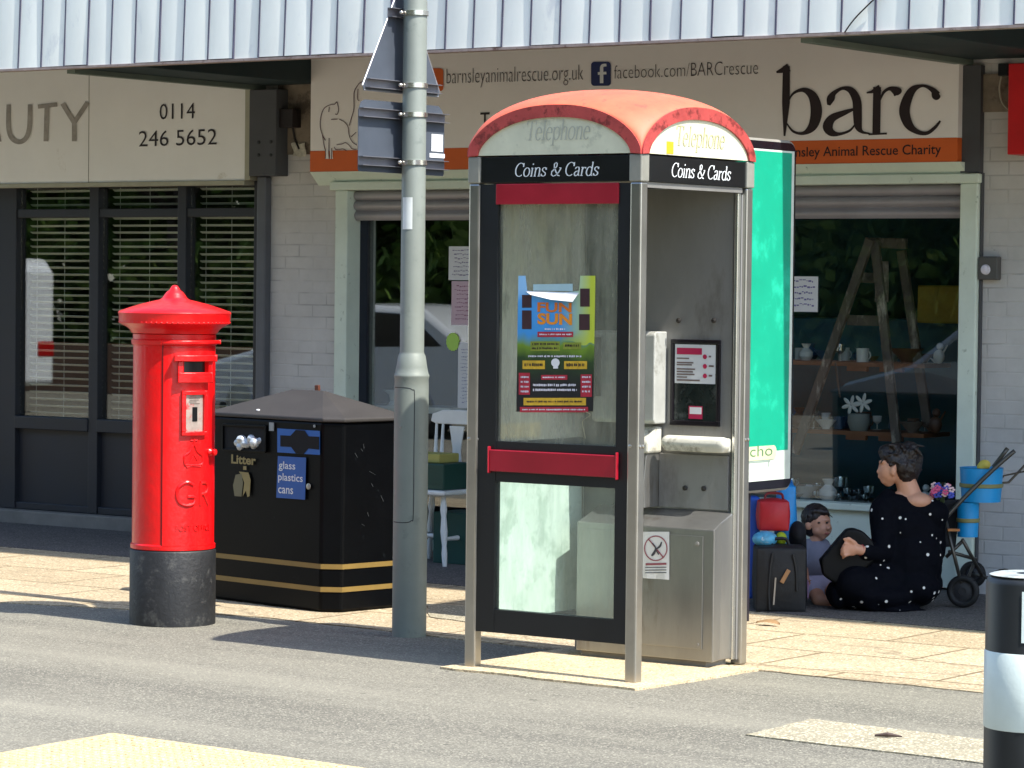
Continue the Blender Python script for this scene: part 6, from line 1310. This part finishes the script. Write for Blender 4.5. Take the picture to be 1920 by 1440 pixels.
def tree(x, y, h, r, seed):
    rn = random.Random(seed); t = thing('tree', (x, y, 0), '', 'tree', 'trees beyond the car park')
    mb = MB(); mb.tube([(x, y, 0), (x+rn.uniform(-.1, .1), y, h*.3), (x+rn.uniform(-.3, .3), y, h*.6), (x, y, h*.85)], [.22, .17, .1, .04], 9)
    for i in range(7): a = rn.uniform(0, 6.28); z = h*rn.uniform(.25, .6); mb.tube([(x, y, z), (x+r*.5*math.cos(a), y+r*.5*math.sin(a), z+h*.12), (x+r*.8*math.cos(a), y+r*.8*math.sin(a), z+h*.2)], [.08, .05, .02], 6)
    mb.build('trunk', barkm, t, smooth='all'); mb = MB()
    cl = [(rn.uniform(-r, r), rn.uniform(-r, r), rn.uniform(h*.18, h)) for _ in range(46)]
    for cx_, cy_, cz_ in cl:
        s = r*.34
        for _ in range(150):
            d = V((rn.gauss(0, 1), rn.gauss(0, 1), rn.gauss(0, .7))); d = d.normalized()*s*rn.uniform(.5, 1.1); q = V((x+cx_*.85, y+cy_*.85, cz_))+d
            a = V((rn.gauss(0, 1), rn.gauss(0, 1), rn.gauss(0, 1))).normalized()*.14; b = a.orthogonal().normalized()*.10; mb.quad(q-a, q-b, q+a, q+b)
    mb.build('crown', leafm, t); return t
labs = ['small bushy tree nearest the shops among those across the car park', 'tall full tree second from the right across the car park', 'round crowned tree third from the right across the car park', 'broad tree in the middle of the row across the car park', 'slim tree left of the broad one across the car park', 'tall dark tree near the left end of the far row', 'last tree at the left end of the far row', 'low tree behind the row across the car park', 'second low tree behind the row across the car park']
for i, (x, y, h_, r_2) in enumerate(((-13, -6, 8.5, 2.9), (-18, -7, 9.5, 3.2), (-22.5, -6, 8.5, 3), (-28, -7.5, 10, 3.4), (-33, -6, 9, 3), (-38, -7, 10, 3.4), (-44, -6.5, 9, 3.4), (-25, -10, 9, 4), (-15, -10, 9, 4))):
    t = tree(x, y, h_, r_2, i); t['label'] = labs[i]
mb = MB(); rn = random.Random(19)
for i in range(26000):
    q = V((rn.uniform(-75, 5), -12.5+rn.gauss(0, .9), rn.uniform(.2, 13)+rn.gauss(0, .5))); a = V((rn.gauss(0, 1), rn.gauss(0, .6), rn.gauss(0, 1))).normalized()*.48; b = a.orthogonal().normalized()*.36; mb.quad(q-a, q-b, q+a, q+b)
tag(mb.build('woodland', leafm), 'mass of dark green woodland behind the car park', 'woodland', kind='stuff')
mb = MB(); rn = random.Random(9)
for i in range(9000):
    q = V((rn.uniform(-60, -8), -4.2+rn.gauss(0, .35), rn.uniform(.3, 2.3))); a = V((rn.gauss(0, 1), rn.gauss(0, 1), rn.gauss(0, 1))).normalized()*.13; b = a.orthogonal().normalized()*.09; mb.quad(q-a, q-b, q+a, q+b)
tag(mb.build('hedge', leafm), 'long rough green hedge behind the low brick wall across the car park', 'hedge')
